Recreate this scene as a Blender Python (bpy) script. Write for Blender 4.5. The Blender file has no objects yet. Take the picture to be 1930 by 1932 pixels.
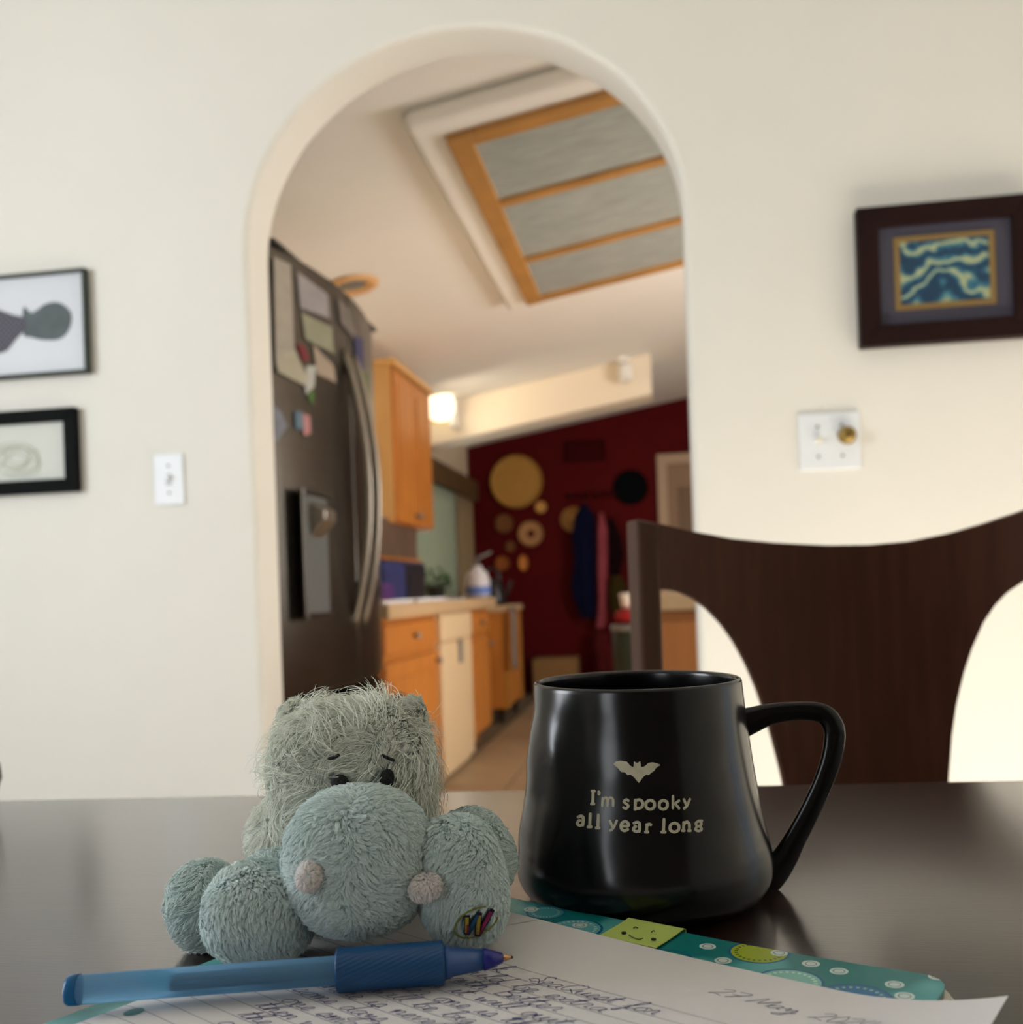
import bpy, bmesh, math, random
import numpy as np
from mathutils import Vector, Matrix, noise

rng = random.Random(7)
nrng = np.random.RandomState(11)
sc = bpy.context.scene
col = sc.collection

# ------------------------------------------------------------------ camera
EYE = 0.90                     # lens height above the floor
TABLE = 0.765                  # table top height
YAW = math.radians(8.9)        # camera turned left of the wall normal
ROLL = 0.035
FPX = 1860.0
HX, HY = 965.0, 1115.0         # image point straight ahead of the level lens
R = Vector((math.cos(YAW), math.sin(YAW), 0))
F = Vector((-math.sin(YAW), math.cos(YAW), 0))
Z = Vector((0, 0, 1))
CAM = Vector((0, 0, EYE))

cd = bpy.data.cameras.new('camera')
cam = bpy.data.objects.new('camera', cd)
col.objects.link(cam)
X_ = R * math.cos(ROLL) - Z * math.sin(ROLL)
Y_ = R * math.sin(ROLL) + Z * math.cos(ROLL)
m = Matrix((X_, Y_, -F)).transposed().to_4x4()
m.translation = CAM
cam.matrix_world = m
cd.sensor_fit = 'AUTO'
cd.sensor_width = 36
cd.lens = FPX / 1932 * 36
cd.shift_y = (HY - 966) / 1932
cd.clip_start = 0.01
cd.dof.use_dof = True
cd.dof.focus_distance = 0.372
cd.dof.aperture_fstop = 34.66 / 2.9
sc.camera = cam

# ------------------------------------------------------------------ light
sc.view_settings.view_transform = 'Standard'
sc.view_settings.look = 'None'
sc.view_settings.gamma = 1
sc.view_settings.use_curve_mapping = False
sc.view_settings.exposure = 0.02
w = bpy.data.worlds.new('world'); sc.world = w; w.use_nodes = True
bg = w.node_tree.nodes['Background']
bg.inputs[0].default_value = (0.75, 0.87, 1.0, 1); bg.inputs[1].default_value = 1.0
sc.cycles.max_bounces = 8
sc.cycles.diffuse_bounces = 5
sc.cycles.use_denoising = True
sc.cycles.sample_clamp_indirect = 6

def area(name, loc, target, sx, sy, power, color):
    l = bpy.data.lights.new(name, 'AREA'); l.shape = 'RECTANGLE'
    l.size = sx; l.size_y = sy; l.energy = power; l.color = color
    o = bpy.data.objects.new(name, l); col.objects.link(o)
    o.location = loc
    o.rotation_euler = (Vector(target) - Vector(loc)).to_track_quat('-Z', 'Y').to_euler()
    return o
# daylight through the dining room windows (left wall behind the lens, right wall, rear wall)
area('dining_window_light_left', (-2.47, 0.30, 1.45), (1.0, 1.0, 1.1), 0.85, 1.2, 40, (0.90, 0.95, 1.0))
area('dining_window_light_rear', (-1.65, -2.36, 1.45), (0.4, 2.0, 1.1), 0.6, 1.4, 10, (0.97, 0.98, 1.0))
area('kitchen_fill_light', (2.48, 4.0, 1.4), (-1.7, 6.2, 2.5), 1.3, 1.1, 66, (0.98, 0.98, 0.97))  # added fill at an unseen window, turned up to brighten the ceiling
sl = bpy.data.lights.new('sun', 'SUN'); sl.energy = 96; sl.angle = math.radians(0.6); sl.color = (1.0, 0.98, 0.95)
so = bpy.data.objects.new('sun', sl); col.objects.link(so)
so.rotation_euler = Vector((-0.80, -0.05, -0.62)).to_track_quat('-Z', 'Y').to_euler()
area('kitchen_curtain_light', (-1.60, 7.2, 1.25), (0.5, 7.0, 1.2), 1.0, 0.8, 4, (0.85, 0.95, 1.0))

# ------------------------------------------------------------------ helpers
def ray(px, py):
    u = (px - HX) / FPX; v = (HY - py) / FPX
    a = u * math.cos(ROLL) + v * math.sin(ROLL)
    b = -u * math.sin(ROLL) + v * math.cos(ROLL)
    return R * a + F + Z * b
def atD(px, py, D): return CAM + ray(px, py) * D
def onX(px, py, x): r = ray(px, py); return CAM + r * (x / r.x)
def onY(px, py, y): r = ray(px, py); return CAM + r * (y / r.y)
def onZ(px, py, z): r = ray(px, py); return CAM + r * ((z - EYE) / r.z)
def lat(a, D, z): return Vector((0, 0, z)) + R * a + F * D     # lateral, depth, height
SL = 0.167; XL = -1.72
def ceil_z(x): return 2.198 + SL * (x - XL)
def onCeil(px, py, off=0.0):
    r = ray(px, py)
    t = (2.198 - SL * XL + off - EYE) / (r.z - SL * r.x)
    return CAM + r * t

def srgb(r, g, b):
    return tuple(((c / 255) / 12.92 if c / 255 <= 0.04045 else ((c / 255 + 0.055) / 1.055) ** 2.4) for c in (r, g, b)) + (1,)

MATS = {}
def mat(name, color, rough=0.5, metal=0.0, var=0.0, scale=20.0, bump=0.0, bscale=80.0, spec=0.5, coat=0.0,
        stretch=(1, 1, 1), emis=None, estr=0.0, trans=0.0, ior=1.5, color2=None, sheen=0.0, sss=0.0, alpha=1.0):
    if name in MATS: return MATS[name]
    M = bpy.data.materials.new(name); M.use_nodes = True
    nt = M.node_tree; N = nt.nodes; L = nt.links
    p = N['Principled BSDF']
    p.inputs['Roughness'].default_value = rough
    p.inputs['Metallic'].default_value = metal
    p.inputs['Specular IOR Level'].default_value = spec
    p.inputs['Coat Weight'].default_value = coat
    p.inputs['Transmission Weight'].default_value = trans
    p.inputs['IOR'].default_value = ior
    p.inputs['Sheen Weight'].default_value = sheen
    p.inputs['Alpha'].default_value = alpha
    if sss: p.inputs['Subsurface Weight'].default_value = sss; p.inputs['Subsurface Scale'].default_value = 0.004
    if emis: p.inputs['Emission Color'].default_value = emis; p.inputs['Emission Strength'].default_value = estr
    tc = N.new('ShaderNodeTexCoord'); mp = N.new('ShaderNodeMapping')
    mp.inputs['Scale'].default_value = stretch
    L.new(tc.outputs['Object'], mp.inputs['Vector'])
    nz = N.new('ShaderNodeTexNoise'); nz.inputs['Scale'].default_value = scale; nz.inputs['Detail'].default_value = 5
    L.new(mp.outputs['Vector'], nz.inputs['Vector'])
    cr = N.new('ShaderNodeValToRGB')
    c2 = color2 or tuple(max(0, c * (1 - var)) for c in color[:3]) + (1,)
    cr.color_ramp.elements[0].color = c2; cr.color_ramp.elements[1].color = color
    cr.color_ramp.elements[0].position = 0.3; cr.color_ramp.elements[1].position = 0.7
    L.new(nz.outputs['Fac'], cr.inputs['Fac']); L.new(cr.outputs['Color'], p.inputs['Base Color'])
    if bump:
        n2 = N.new('ShaderNodeTexNoise'); n2.inputs['Scale'].default_value = bscale; n2.inputs['Detail'].default_value = 4
        L.new(mp.outputs['Vector'], n2.inputs['Vector'])
        bp = N.new('ShaderNodeBump'); bp.inputs['Strength'].default_value = bump; bp.inputs['Distance'].default_value = 0.002
        L.new(n2.outputs['Fac'], bp.inputs['Height']); L.new(bp.outputs['Normal'], p.inputs['Normal'])
    MATS[name] = M
    return M

class MB:
    """collects shapes in world coordinates"""
    def __init__(s): s.v = []; s.f = []
    def add(s, vs, fs):
        b = len(s.v); s.v += [Vector(v) for v in vs]; s.f += [tuple(i + b for i in f) for f in fs]; return s
    def box(s, lo, hi, rot=0.0, piv=None):
        x0, y0, z0 = lo; x1, y1, z1 = hi
        vs = [Vector(p) for p in ((x0,y0,z0),(x1,y0,z0),(x1,y1,z0),(x0,y1,z0),(x0,y0,z1),(x1,y0,z1),(x1,y1,z1),(x0,y1,z1))]
        if rot:
            piv = Vector(piv) if piv is not None else Vector(((x0+x1)/2, (y0+y1)/2, 0))
            Mr = Matrix.Rotation(rot, 3, 'Z'); vs = [Mr @ (v - piv) + piv for v in vs]
        return s.add(vs, [(0,3,2,1),(4,5,6,7),(0,1,5,4),(1,2,6,5),(2,3,7,6),(3,0,4,7)])
    def hexa(s, p):    # 8 points, bottom ring then top ring
        return s.add(p, [(0,3,2,1),(4,5,6,7),(0,1,5,4),(1,2,6,5),(2,3,7,6),(3,0,4,7)])
    def prism(s, pts, d):          # polygon extruded by the vector d
        n = len(pts); pts = [Vector(p) for p in pts]; d = Vector(d)
        s.add(pts + [p + d for p in pts], [tuple(range(n))[::-1], tuple(range(n, 2*n))] +
              [(i, (i+1) % n, (i+1) % n + n, i + n) for i in range(n)]); return s
    def lathe(s, prof, c, seg=32, axis=Vector((0,0,1)), caps=True):
        q = Vector(axis).to_track_quat('Z', 'Y'); c = Vector(c)
        vs = []; fs = []
        for r, z in prof:
            for k in range(seg):
                a = 2*math.pi*k/seg
                vs.append(c + q @ Vector((r*math.cos(a), r*math.sin(a), z)))
        for i in range(len(prof)-1):
            for k in range(seg):
                k2 = (k+1) % seg
                fs.append((i*seg+k, i*seg+k2, (i+1)*seg+k2, (i+1)*seg+k))
        if caps:
            fs.append(tuple(range(seg))[::-1]); fs.append(tuple((len(prof)-1)*seg + k for k in range(seg)))
        return s.add(vs, fs)
    def tube(s, path, rad, seg=10, closed=False, flat=1.0, up=None):
        path = [Vector(p) for p in path]; n = len(path)
        if not hasattr(rad, '__len__'): rad = [rad]*n
        vs = []; fs = []; prev = None
        for i in range(n):
            a = path[(i-1) % n] if (i or closed) else path[0]
            b = path[(i+1) % n] if (i < n-1 or closed) else path[-1]
            t = (b - a).normalized()
            ref = Vector(up) if up is not None else (prev if prev else (Vector((0,0,1)) if abs(t.z) < .9 else Vector((1,0,0))))
            n1 = (ref - t*ref.dot(t)).normalized(); n2 = t.cross(n1); prev = n1
            for k in range(seg):
                an = 2*math.pi*k/seg
                vs.append(path[i] + n1*math.cos(an)*rad[i]*flat + n2*math.sin(an)*rad[i])
        for i in range(n if closed else n-1):
            j = (i+1) % n
            for k in range(seg):
                k2 = (k+1) % seg
                fs.append((i*seg+k, i*seg+k2, j*seg+k2, j*seg+k))
        if not closed: fs += [tuple(range(seg))[::-1], tuple((n-1)*seg+k for k in range(seg))]
        return s.add(vs, fs)
    def ball(s, c, rx, ry, rz, ax=None, e=2.0, nu=24, nv=16, fn=None):
        """superellipsoid; ax = three axes"""
        ax = ax or (R, F, Z); c = Vector(c)
        pw = lambda x: math.copysign(abs(x)**(2/e), x)
        vs = []; fs = []
        for i in range(1, nv):
            th = -math.pi/2 + math.pi*i/nv
            for k in range(nu):
                ph = 2*math.pi*k/nu
                x = pw(math.cos(th))*pw(math.cos(ph)); y = pw(math.cos(th))*pw(math.sin(ph)); z = pw(math.sin(th))
                q = Vector((x*rx, y*ry, z*rz))
                if fn: q = fn(q)
                vs.append(c + ax[0]*q.x + ax[1]*q.y + ax[2]*q.z)
        for zz in (-1, 1):
            q = Vector((0, 0, zz*rz))
            if fn: q = fn(q)
            vs.append(c + ax[0]*q.x + ax[1]*q.y + ax[2]*q.z)
        for i in range(nv-2):
            for k in range(nu):
                k2 = (k+1) % nu
                fs.append((i*nu+k, i*nu+k2, (i+1)*nu+k2, (i+1)*nu+k))
        b = (nv-1)*nu
        for k in range(nu):
            k2 = (k+1) % nu
            fs.append((b, k2, k)); fs.append((b+1, (nv-2)*nu+k, (nv-2)*nu+k2))
        return s.add(vs, fs)
    def grid(s, fn, nu, nv):
        vs = [fn(i/nu, j/nv) for j in range(nv+1) for i in range(nu+1)]
        fs = [(j*(nu+1)+i, j*(nu+1)+i+1, (j+1)*(nu+1)+i+1, (j+1)*(nu+1)+i) for j in range(nv) for i in range(nu)]
        return s.add(vs, fs)
    def sheet(s, fn, nu, nv, th):
        """curved sheet with thickness th (fn(u,v,side) side 0 top, 1 bottom)"""
        b = len(s.v)
        s.grid(lambda u, v: fn(u, v, 0), nu, nv)
        b2 = len(s.v)
        s.grid(lambda u, v: fn(1-u, v, 1), nu, nv)
        n = nu+1
        I = lambda i, j: b + j*n + i
        J = lambda i, j: b2 + j*n + (nu-i)
        for i in range(nu):
            s.f.append((I(i+1,0), I(i,0), J(i,0), J(i+1,0))); s.f.append((I(i,nv), I(i+1,nv), J(i+1,nv), J(i,nv)))
        for j in range(nv):
            s.f.append((I(0,j), I(0,j+1), J(0,j+1), J(0,j))); s.f.append((I(nu,j+1), I(nu,j), J(nu,j), J(nu,j+1)))
        return s
    def build(s, name, m, parent=None, smooth=False, bevel=0.0, origin=None, seg=2, subd=0, autos=False):
        base = Vector((0,0,0))
        if parent is not None: base = wl(parent)
        else:
            if origin is None:
                xs = [v.x for v in s.v]; ys = [v.y for v in s.v]; zs = [v.z for v in s.v]
                origin = Vector(((min(xs)+max(xs))/2, (min(ys)+max(ys))/2, min(zs)))
            base = Vector(origin)
        me = bpy.data.meshes.new(name)
        me.from_pydata([v - base for v in s.v], [], s.f)
        me.validate()
        bm = bmesh.new(); bm.from_mesh(me); bmesh.ops.recalc_face_normals(bm, faces=bm.faces); bm.to_mesh(me); bm.free()
        me.materials.append(m)
        if smooth: me.polygons.foreach_set('use_smooth', [True]*len(me.polygons))
        o = bpy.data.objects.new(name, me); col.objects.link(o)
        if parent is not None: o.parent = parent
        else: o.location = base
        if subd:
            d = o.modifiers.new('subd', 'SUBSURF'); d.levels = subd; d.render_levels = subd
        if bevel:
            bv = o.modifiers.new('bevel', 'BEVEL'); bv.width = bevel; bv.segments = seg; bv.limit_method = 'ANGLE'
            bv.angle_limit = math.radians(40)
        return o

def wl(o):
    v = Vector((0,0,0))
    while o is not None: v += o.location; o = o.parent
    return v
def tag(o, label, cat, group=None):
    o['label'] = label; o['category'] = cat
    if group: o['group'] = group
    return o
def thing(name, label, cat, loc, group=None):
    o = bpy.data.objects.new(name, None); o.empty_display_size = 0.05; col.objects.link(o); o.location = loc
    return tag(o, label, cat, group)
def struct(o): o['kind'] = 'structure'; return o
def crom(pts, n=8, closed=False):
    pts = [Vector(p) for p in pts]; out = []; N_ = len(pts)
    rg = range(N_ if closed else N_-1)
    for i in rg:
        p0 = pts[(i-1) % N_] if (i or closed) else pts[0]; p1 = pts[i]; p2 = pts[(i+1) % N_]
        p3 = pts[(i+2) % N_] if (i+2 < N_ or closed) else pts[-1]
        for k in range(n):
            t = k/n
            out.append(0.5*((2*p1) + (-p0+p2)*t + (2*p0-5*p1+4*p2-p3)*t*t + (-p0+3*p1-3*p2+p3)*t**3))
    if not closed: out.append(pts[-1])
    return out
def interp(x, tab):
    if x <= tab[0][0]: return tab[0][1]
    for (a, b), (c, d) in zip(tab, tab[1:]):
        if x <= c: return b + (d-b)*(x-a)/(c-a)
    return tab[-1][1]

# ------------------------------------------------------------------ materials
M_wall = mat('cream_wall_paint', srgb(235, 232, 223), 0.75, var=0.03, scale=3, bump=0.12, bscale=160)
M_kwall = mat('beige_wall_paint', srgb(222, 208, 180), 0.8, var=0.04, scale=3, bump=0.1, bscale=120)
M_ceil = mat('white_ceiling_paint', srgb(240, 238, 232), 0.85, var=0.03, scale=3, bump=0.15, bscale=140)
M_darkwall = mat('rear_wall_darkened', srgb(112, 102, 92), 0.8, var=0.05, scale=3)  # unseen rear wall darkened to limit fill light and mug reflections
M_red = mat('dark_red_wall_paint', srgb(84, 6, 8), 0.9, spec=0.2, var=0.15, scale=2, bump=0.1)
M_tile = mat('beige_floor', srgb(166, 144, 114), 0.45, var=0.12, scale=6)
M_grout = mat('floor_grout', srgb(110, 95, 75), 0.8)
M_diningfloor = mat('dining_carpet', srgb(168, 160, 148), 0.95, var=0.15, scale=60, bump=0.4, bscale=500)
M_base = mat('white_trim_paint', srgb(230, 225, 212), 0.5)
M_table = mat('espresso_table_wood', srgb(46, 29, 19), 0.30, var=0.45, scale=9, bump=0.035, bscale=60, stretch=(1.2, 14, 14), spec=0.5, coat=1.0)
M_table.node_tree.nodes['Principled BSDF'].inputs['Coat Roughness'].default_value = 0.17
M_table.node_tree.nodes['Principled BSDF'].inputs['Coat IOR'].default_value = 1.8
M_chair = mat('dark_walnut_chair', srgb(74, 40, 22), 0.55, spec=0.25, var=0.35, scale=8, bump=0.08, bscale=40, stretch=(10, 10, 0.8))
M_post = mat('walnut_chair_post', srgb(76, 50, 34), 0.55, spec=0.25, var=0.25, scale=8, stretch=(10, 10, 0.8))
M_oak = mat('honey_oak', srgb(205, 130, 55), 0.42, var=0.28, scale=7, stretch=(6, 6, 0.6), bump=0.05)
M_oaklit = mat('lit_oak_end_panel', srgb(226, 178, 112), 0.45, var=0.15, scale=7, stretch=(6, 6, 0.6))  # oak made paler for the light falling on the cabinet end
M_oakgrid = mat('oak_grid_frame', srgb(188, 138, 74), 0.5, var=0.25, scale=6)
M_counter = mat('tan_laminate', srgb(205, 175, 135), 0.35, var=0.08, scale=40)
M_white = mat('white_enamel', srgb(238, 236, 230), 0.35)
M_cream = mat('cream_enamel', srgb(226, 202, 162), 0.4)
M_steel = mat('dark_stainless_steel', srgb(92, 86, 78), 0.30, metal=0.9, var=0.12, scale=4, stretch=(1, 1, 30))
M_steel2 = mat('bright_stainless_steel', srgb(158, 150, 138), 0.38, metal=0.95)
M_black = mat('black_plastic', srgb(16, 16, 17), 0.35)
M_gray = mat('grey_plastic', srgb(120, 122, 122), 0.4)
M_plate = mat('white_switch_plastic', srgb(236, 240, 244), 0.35)
M_brass = mat('antique_brass', srgb(150, 125, 70), 0.35, metal=0.9)
M_straw = mat('woven_straw', srgb(200, 150, 70), 0.8, var=0.35, scale=60, bump=0.5, bscale=200)
# ------------------------------------------------------------------ room shell
YW = 2.045; TH = 0.125; YK = YW + TH       # arch wall: dining face, kitchen face
YR = 8.69                                   # red wall
DC = 2.9                                    # dining ceiling
def build_arch_wall():
    xl = onY(483, 950, YW).x; xr = onY(1307, 900, YW).x
    xc = (xl + xr)/2; rx = (xr - xl)/2
    ztop = onY(950, 40, YW).z
    zs = onY(475, 470, YW).z
    rb = 0.014
    def contour(off):
        pts = [(xl - off, 0.0), (xl - off, zs*0.5), (xl - off, zs)]
        n = 40
        for i in range(1, n):
            a = math.pi - math.pi*i/n
            pts.append((xc + (rx+off)*math.cos(a), zs + (ztop - zs + off)*math.sin(a)))
        pts += [(xr + off, zs), (xr + off, zs*0.5), (xr + off, 0.0)]
        return pts
    rings = []
    for k in range(6):
        t = k/5*math.pi/2
        rings.append((rb*(1-math.sin(t)), YW + rb*(1-math.cos(t))))
    rings += [(o, YK - (y - YW)) for o, y in rings[::-1]]
    b = MB(); cs = []
    for off, y in rings:
        c = contour(off); cs.append(len(b.v))
        b.v += [Vector((x, y, z)) for x, z in c]
    n = len(contour(0))
    for r_ in range(len(rings)-1):
        for i in range(n-1):
            b.f.append((cs[r_]+i, cs[r_]+i+1, cs[r_+1]+i+1, cs[r_+1]+i))
    X0, X1, ZT = -2.7, 2.7, 3.3
    for base, y in ((cs[0], YW), (cs[-1], YK)):
        c = contour(rb)
        j = len(b.v)
        # outer boundary points matched one to one
        outer = []
        for i, (x, z) in enumerate(c):
            if i < 3: outer.append((X0, (0, 1.0, ZT)[i]))
            elif i >= n-3: outer.append((X1, (ZT, 1.0, 0)[i-(n-3)]))
            else: outer.append((X0 + (X1-X0)*(i-2)/(n-5), ZT))
        b.v += [Vector((x, y, z)) for x, z in outer]
        for i in range(n-1): b.f.append((base+i, base+i+1, j+i+1, j+i))
    o = b.build('wall_arch', M_wall, smooth=False, origin=(0, YW, 0))
    for p in o.data.polygons: p.use_smooth = False
    # smooth only the rounded jamb
    for p in o.data.polygons:
        if p.area < 0.02: p.use_smooth = True
    return struct(o), xl, xr
wall_arch, AXL, AXR = build_arch_wall()
struct(MB().box((-2.7, -2.4, -0.05), (2.7, YW+0.06, 0)).build('floor_dining', M_diningfloor))
struct(MB().box((-2.7, -2.4, DC), (2.7, YW-0.002, DC+0.1)).build('ceiling_dining', M_ceil))
def wall_with_window(name, axis, pos, lo, hi, wlo, whi, zb, zt, ztop, t=0.12, material=M_wall):
    b = MB()
    def bx(a0, a1, z0, z1):
        if axis == 'x': b.box((pos, a0, z0), (pos+t, a1, z1))
        else: b.box((a0, pos, z0), (a1, pos+t, z1))
    bx(lo, wlo, 0, ztop); bx(whi, hi, 0, ztop); bx(wlo, whi, 0, zb); bx(wlo, whi, zt, ztop)
    return struct(b.build(name, material))
def pane_glass():
    if 'thin_glass' in MATS: return MATS['thin_glass']
    M = bpy.data.materials.new('thin_glass'); M.use_nodes = True; nt = M.node_tree; nt.nodes.clear()
    o = nt.nodes.new('ShaderNodeOutputMaterial'); mx = nt.nodes.new('ShaderNodeMixShader'); mx.inputs[0].default_value = 0.05
    t = nt.nodes.new('ShaderNodeBsdfTransparent'); g = nt.nodes.new('ShaderNodeBsdfGlossy'); g.inputs['Roughness'].default_value = 0.02
    nt.links.new(t.outputs[0], mx.inputs[1]); nt.links.new(g.outputs[0], mx.inputs[2]); nt.links.new(mx.outputs[0], o.inputs[0])
    MATS['thin_glass'] = M
    return M
def window_frame(name, axis, pos, a0, a1, z0, z1):
    e = struct(bpy.data.objects.new(name, None)); col.objects.link(e)
    e.location = (pos, (a0+a1)/2, z0) if axis == 'x' else ((a0+a1)/2, pos, z0)
    def bx(nm, p0, p1, q0, q1, m=M_base, t=0.04):
        b = MB()
        if axis == 'x': b.box((pos-t/2, p0, q0), (pos+t/2, p1, q1))
        else: b.box((p0, pos-t/2, q0), (p1, pos+t/2, q1))
        b.build(nm, m, parent=e)
    s = 0.05
    bx('frame_rail', a0, a1, z0, z0+s); bx('frame_rail', a0, a1, z1-s, z1)
    bx('frame_stile', a0, a0+s, z0+s, z1-s); bx('frame_stile', a1-s, a1, z0+s, z1-s)
    mid = (a0+a1)/2
    bx('mullion', mid-0.02, mid+0.02, z0+s, z1-s)
    glass = pane_glass()
    bx('pane', a0+s, mid-0.02, z0+s, z1-s, glass, 0.004); bx('pane', mid+0.02, a1-s, z0+s, z1-s, glass, 0.004)
wall_with_window('wall_left', 'x', -2.6, -2.4, YW-0.003, -0.15, 0.75, 0.80, 2.1, DC)
wall_with_window('wall_right', 'x', 2.5, -2.4, YW-0.003, 0.98, 1.88, 0.05, 2.1, DC)
wall_with_window('wall_rear', 'y', -2.52, -2.6, 2.6, -2.1, -1.2, 0.7, 2.2, DC, material=M_darkwall)
window_frame('window_1', 'x', -2.55, -0.15, 0.75, 0.80, 2.1)
window_frame('window_4', 'x', 2.55, 0.98, 1.88, 0.05, 2.1)
window_frame('window_2', 'y', -2.46, -2.1, -1.2, 0.7, 2.2)
for nm, x0, x1 in (('baseboard_left', -2.48, AXL-0.03), ('baseboard_right', AXR+0.03, 2.5)):
    struct(MB().box((x0, YW-0.015, 0), (x1, YW-0.001, 0.09)).build(nm, M_base, bevel=0.004))

# kitchen shell
KX1 = 2.6
b = MB(); b.box((XL-0.1, YK+0.002, 0), (XL, YR, 2.3)); struct(b.build('wall_kitchen_left', M_kwall))
wall_with_window('wall_kitchen_right', 'x', KX1, YK, YR, 3.3, 4.7, 0.9, 2.1, 3.2, material=M_kwall)
window_frame('window_3', 'x', KX1+0.06, 3.3, 4.7, 0.9, 2.1)
struct(MB().box((XL-0.1, YR, -0.05), (KX1+0.1, YR+0.1, 3.2)).build('wall_back', M_red))
def cz(x, y, d): return Vector((x, y, ceil_z(x) - d))
def slab(b, x0, x1, y0, y1, d0, d1):
    """slab parallel to the sloping ceiling between d0 (upper) and d1 (lower) below it"""
    return b.hexa([cz(x0,y0,d1), cz(x1,y0,d1), cz(x1,y1,d1), cz(x0,y1,d1), cz(x0,y0,d0), cz(x1,y0,d0), cz(x1,y1,d0), cz(x0,y1,d0)])
b = MB(); slab(b, XL-0.1, KX1+0.1, YK+0.001, YR-0.001, -0.1, 0.0); struct(b.build('ceiling_kitchen', M_ceil))
# kitchen floor with tiles as pieces
fl = struct(MB().box((XL, YW+0.061, -0.05), (KX1, YR, -0.004)).build('floor_kitchen', M_grout))
tile_me = None
ts = 0.33
ny = int((YR - YK)/ts)+1
for j in range(ny):
    for i in range(7):
        x0 = -1.08 + i*ts; y0 = YK + j*ts
        if y0 + ts > YR: continue
        if tile_me is None:
            o = MB().box((x0+0.004, y0+0.004, -0.006), (x0+ts-0.004, y0+ts-0.004, 0.0)).build('floor_tile', M_tile, parent=fl, bevel=0)
            c = Vector((x0, y0, 0)) - wl(fl)
            o.data.transform(Matrix.Translation(-c)); o.location = c; tile_me = o.data
        else:
            o = bpy.data.objects.new('floor_tile', tile_me); col.objects.link(o); o.parent = fl
            o.location = Vector((x0, y0, rng.uniform(-0.0008, 0.0008))) - wl(fl)

# dropped beam across the kitchen
YB = 6.76
M_beam = mat('beam_cream_paint', srgb(240, 228, 206), 0.7)
xr_beam = onY(1228, 700, YB).x
dB = ceil_z(onY(865, 828, YB).x) - onY(865, 828, YB).z
b = MB(); slab(b, XL+0.002, xr_beam, YB, YB+0.28, 0.0, dB)
o = b.build('trim_beam', M_beam, bevel=0.006); struct(o)

# ceiling light box with oak grid
def light_box():
    D1 = 0.06
    c0 = onCeil(832, 258, -D1); c1 = onCeil(1000, 568, -D1)
    xa = (c0.x + c1.x)/2; ya, yb = c0.y, c1.y
    xb = 0.55
    t = thing('ceiling_light_box', 'dropped ceiling light box with oak grid frame and frosted panes, seen through the arch', 'ceiling light', cz(xa, ya, D1))
    mg = 0.11
    bx = slab(MB(), xa-mg, xb+mg, ya-mg, yb+mg, 0.0, D1-0.002).build('plaster_box', M_ceil, parent=t, bevel=0.03, seg=4)
    y1 = onCeil(925, 385, -D1).y; y2 = onCeil(980, 490, -D1).y
    wbar = 0.075
    ys = [ya, y1, y2, yb]
    M_pane = mat('frosted_light_pane', srgb(176, 184, 180), 0.13, var=0.25, scale=9, stretch=(1, 6, 1), bump=0.5, bscale=30)
    slab(MB(), xa, xa+wbar, ya, yb, D1-0.004, D1+0.022).build('frame_bar', M_oakgrid, parent=t, bevel=0.004)
    slab(MB(), xb-wbar, xb, ya, yb, D1-0.004, D1+0.022).build('frame_bar', M_oakgrid, parent=t, bevel=0.004)
    for k, y in enumerate(ys):
        lo = y if k == 0 else (y - wbar if k == 3 else y - wbar/2)
        slab(MB(), xa+wbar, xb-wbar, lo, lo+wbar*(1 if k in (0, 3) else 0.75), D1-0.004, D1+0.02).build('frame_bar', M_oakgrid, parent=t, bevel=0.004)
    for k in range(3):
        slab(MB(), xa+wbar*0.9, xb-wbar*0.9, ys[k]+wbar*0.6, ys[k+1]-wbar*0.3, D1-0.003, D1+0.006).build('pane', M_pane, parent=t)
light_box()
# recessed ceiling can
p = onCeil(664, 536)
t = thing('recessed_downlight', 'round recessed downlight with wooden ring in the ceiling above the fridge', 'ceiling light', p)
q = Vector((-SL, 0, 1)).normalized()
MB().lathe([(0.06, -0.002), (0.115, -0.002), (0.12, -0.008), (0.105, -0.018), (0.07, -0.012), (0.06, -0.002)], p, 32, q, caps=False).build('ring', mat('downlight_ring', srgb(225, 180, 125), 0.4), parent=t, smooth=True)
MB().lathe([(0.0001, -0.004), (0.062, -0.004), (0.055, -0.009), (0.0001, -0.011)], p, 24, q).build('bulb_face', M_gray, parent=t, smooth=True)

# bright globe fixture at the beam's left end
t = thing('wall_lamp', 'lit frosted lamp by the left end of the ceiling beam', 'lamp', onY(832, 770, YB-0.16))
M_glow = mat('lit_frosted_glass', srgb(255, 240, 200), 0.4, emis=(1.0, 0.88, 0.64, 1), estr=1.8)
pc = onY(830, 766, YB-0.16)
MB().lathe([(0.03, -0.10), (0.075, -0.08), (0.10, -0.03), (0.10, 0.03), (0.07, 0.085), (0.03, 0.10)], pc, 28).build('glass_shade', M_glow, parent=t, smooth=True)
MB().box(pc+Vector((0.05, 0.02, -0.14)), pc+Vector((0.10, 0.157, 0.14))).build('mounting_plate', M_white, parent=t, bevel=0.01)
l = bpy.data.lights.new('wall_lamp_light', 'SPOT'); l.spot_size = math.radians(105); l.spot_blend = 0.8; l.energy = 15; l.color = (1.0, 0.84, 0.62); l.shadow_soft_size = 0.1
lo = bpy.data.objects.new('wall_lamp_light', l); col.objects.link(lo); lo.location = pc + Vector((0.0, -0.45, -0.10)); lo.rotation_euler = Vector((0.9, 0.62, -0.12)).to_track_quat('-Z', 'Y').to_euler()
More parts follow.
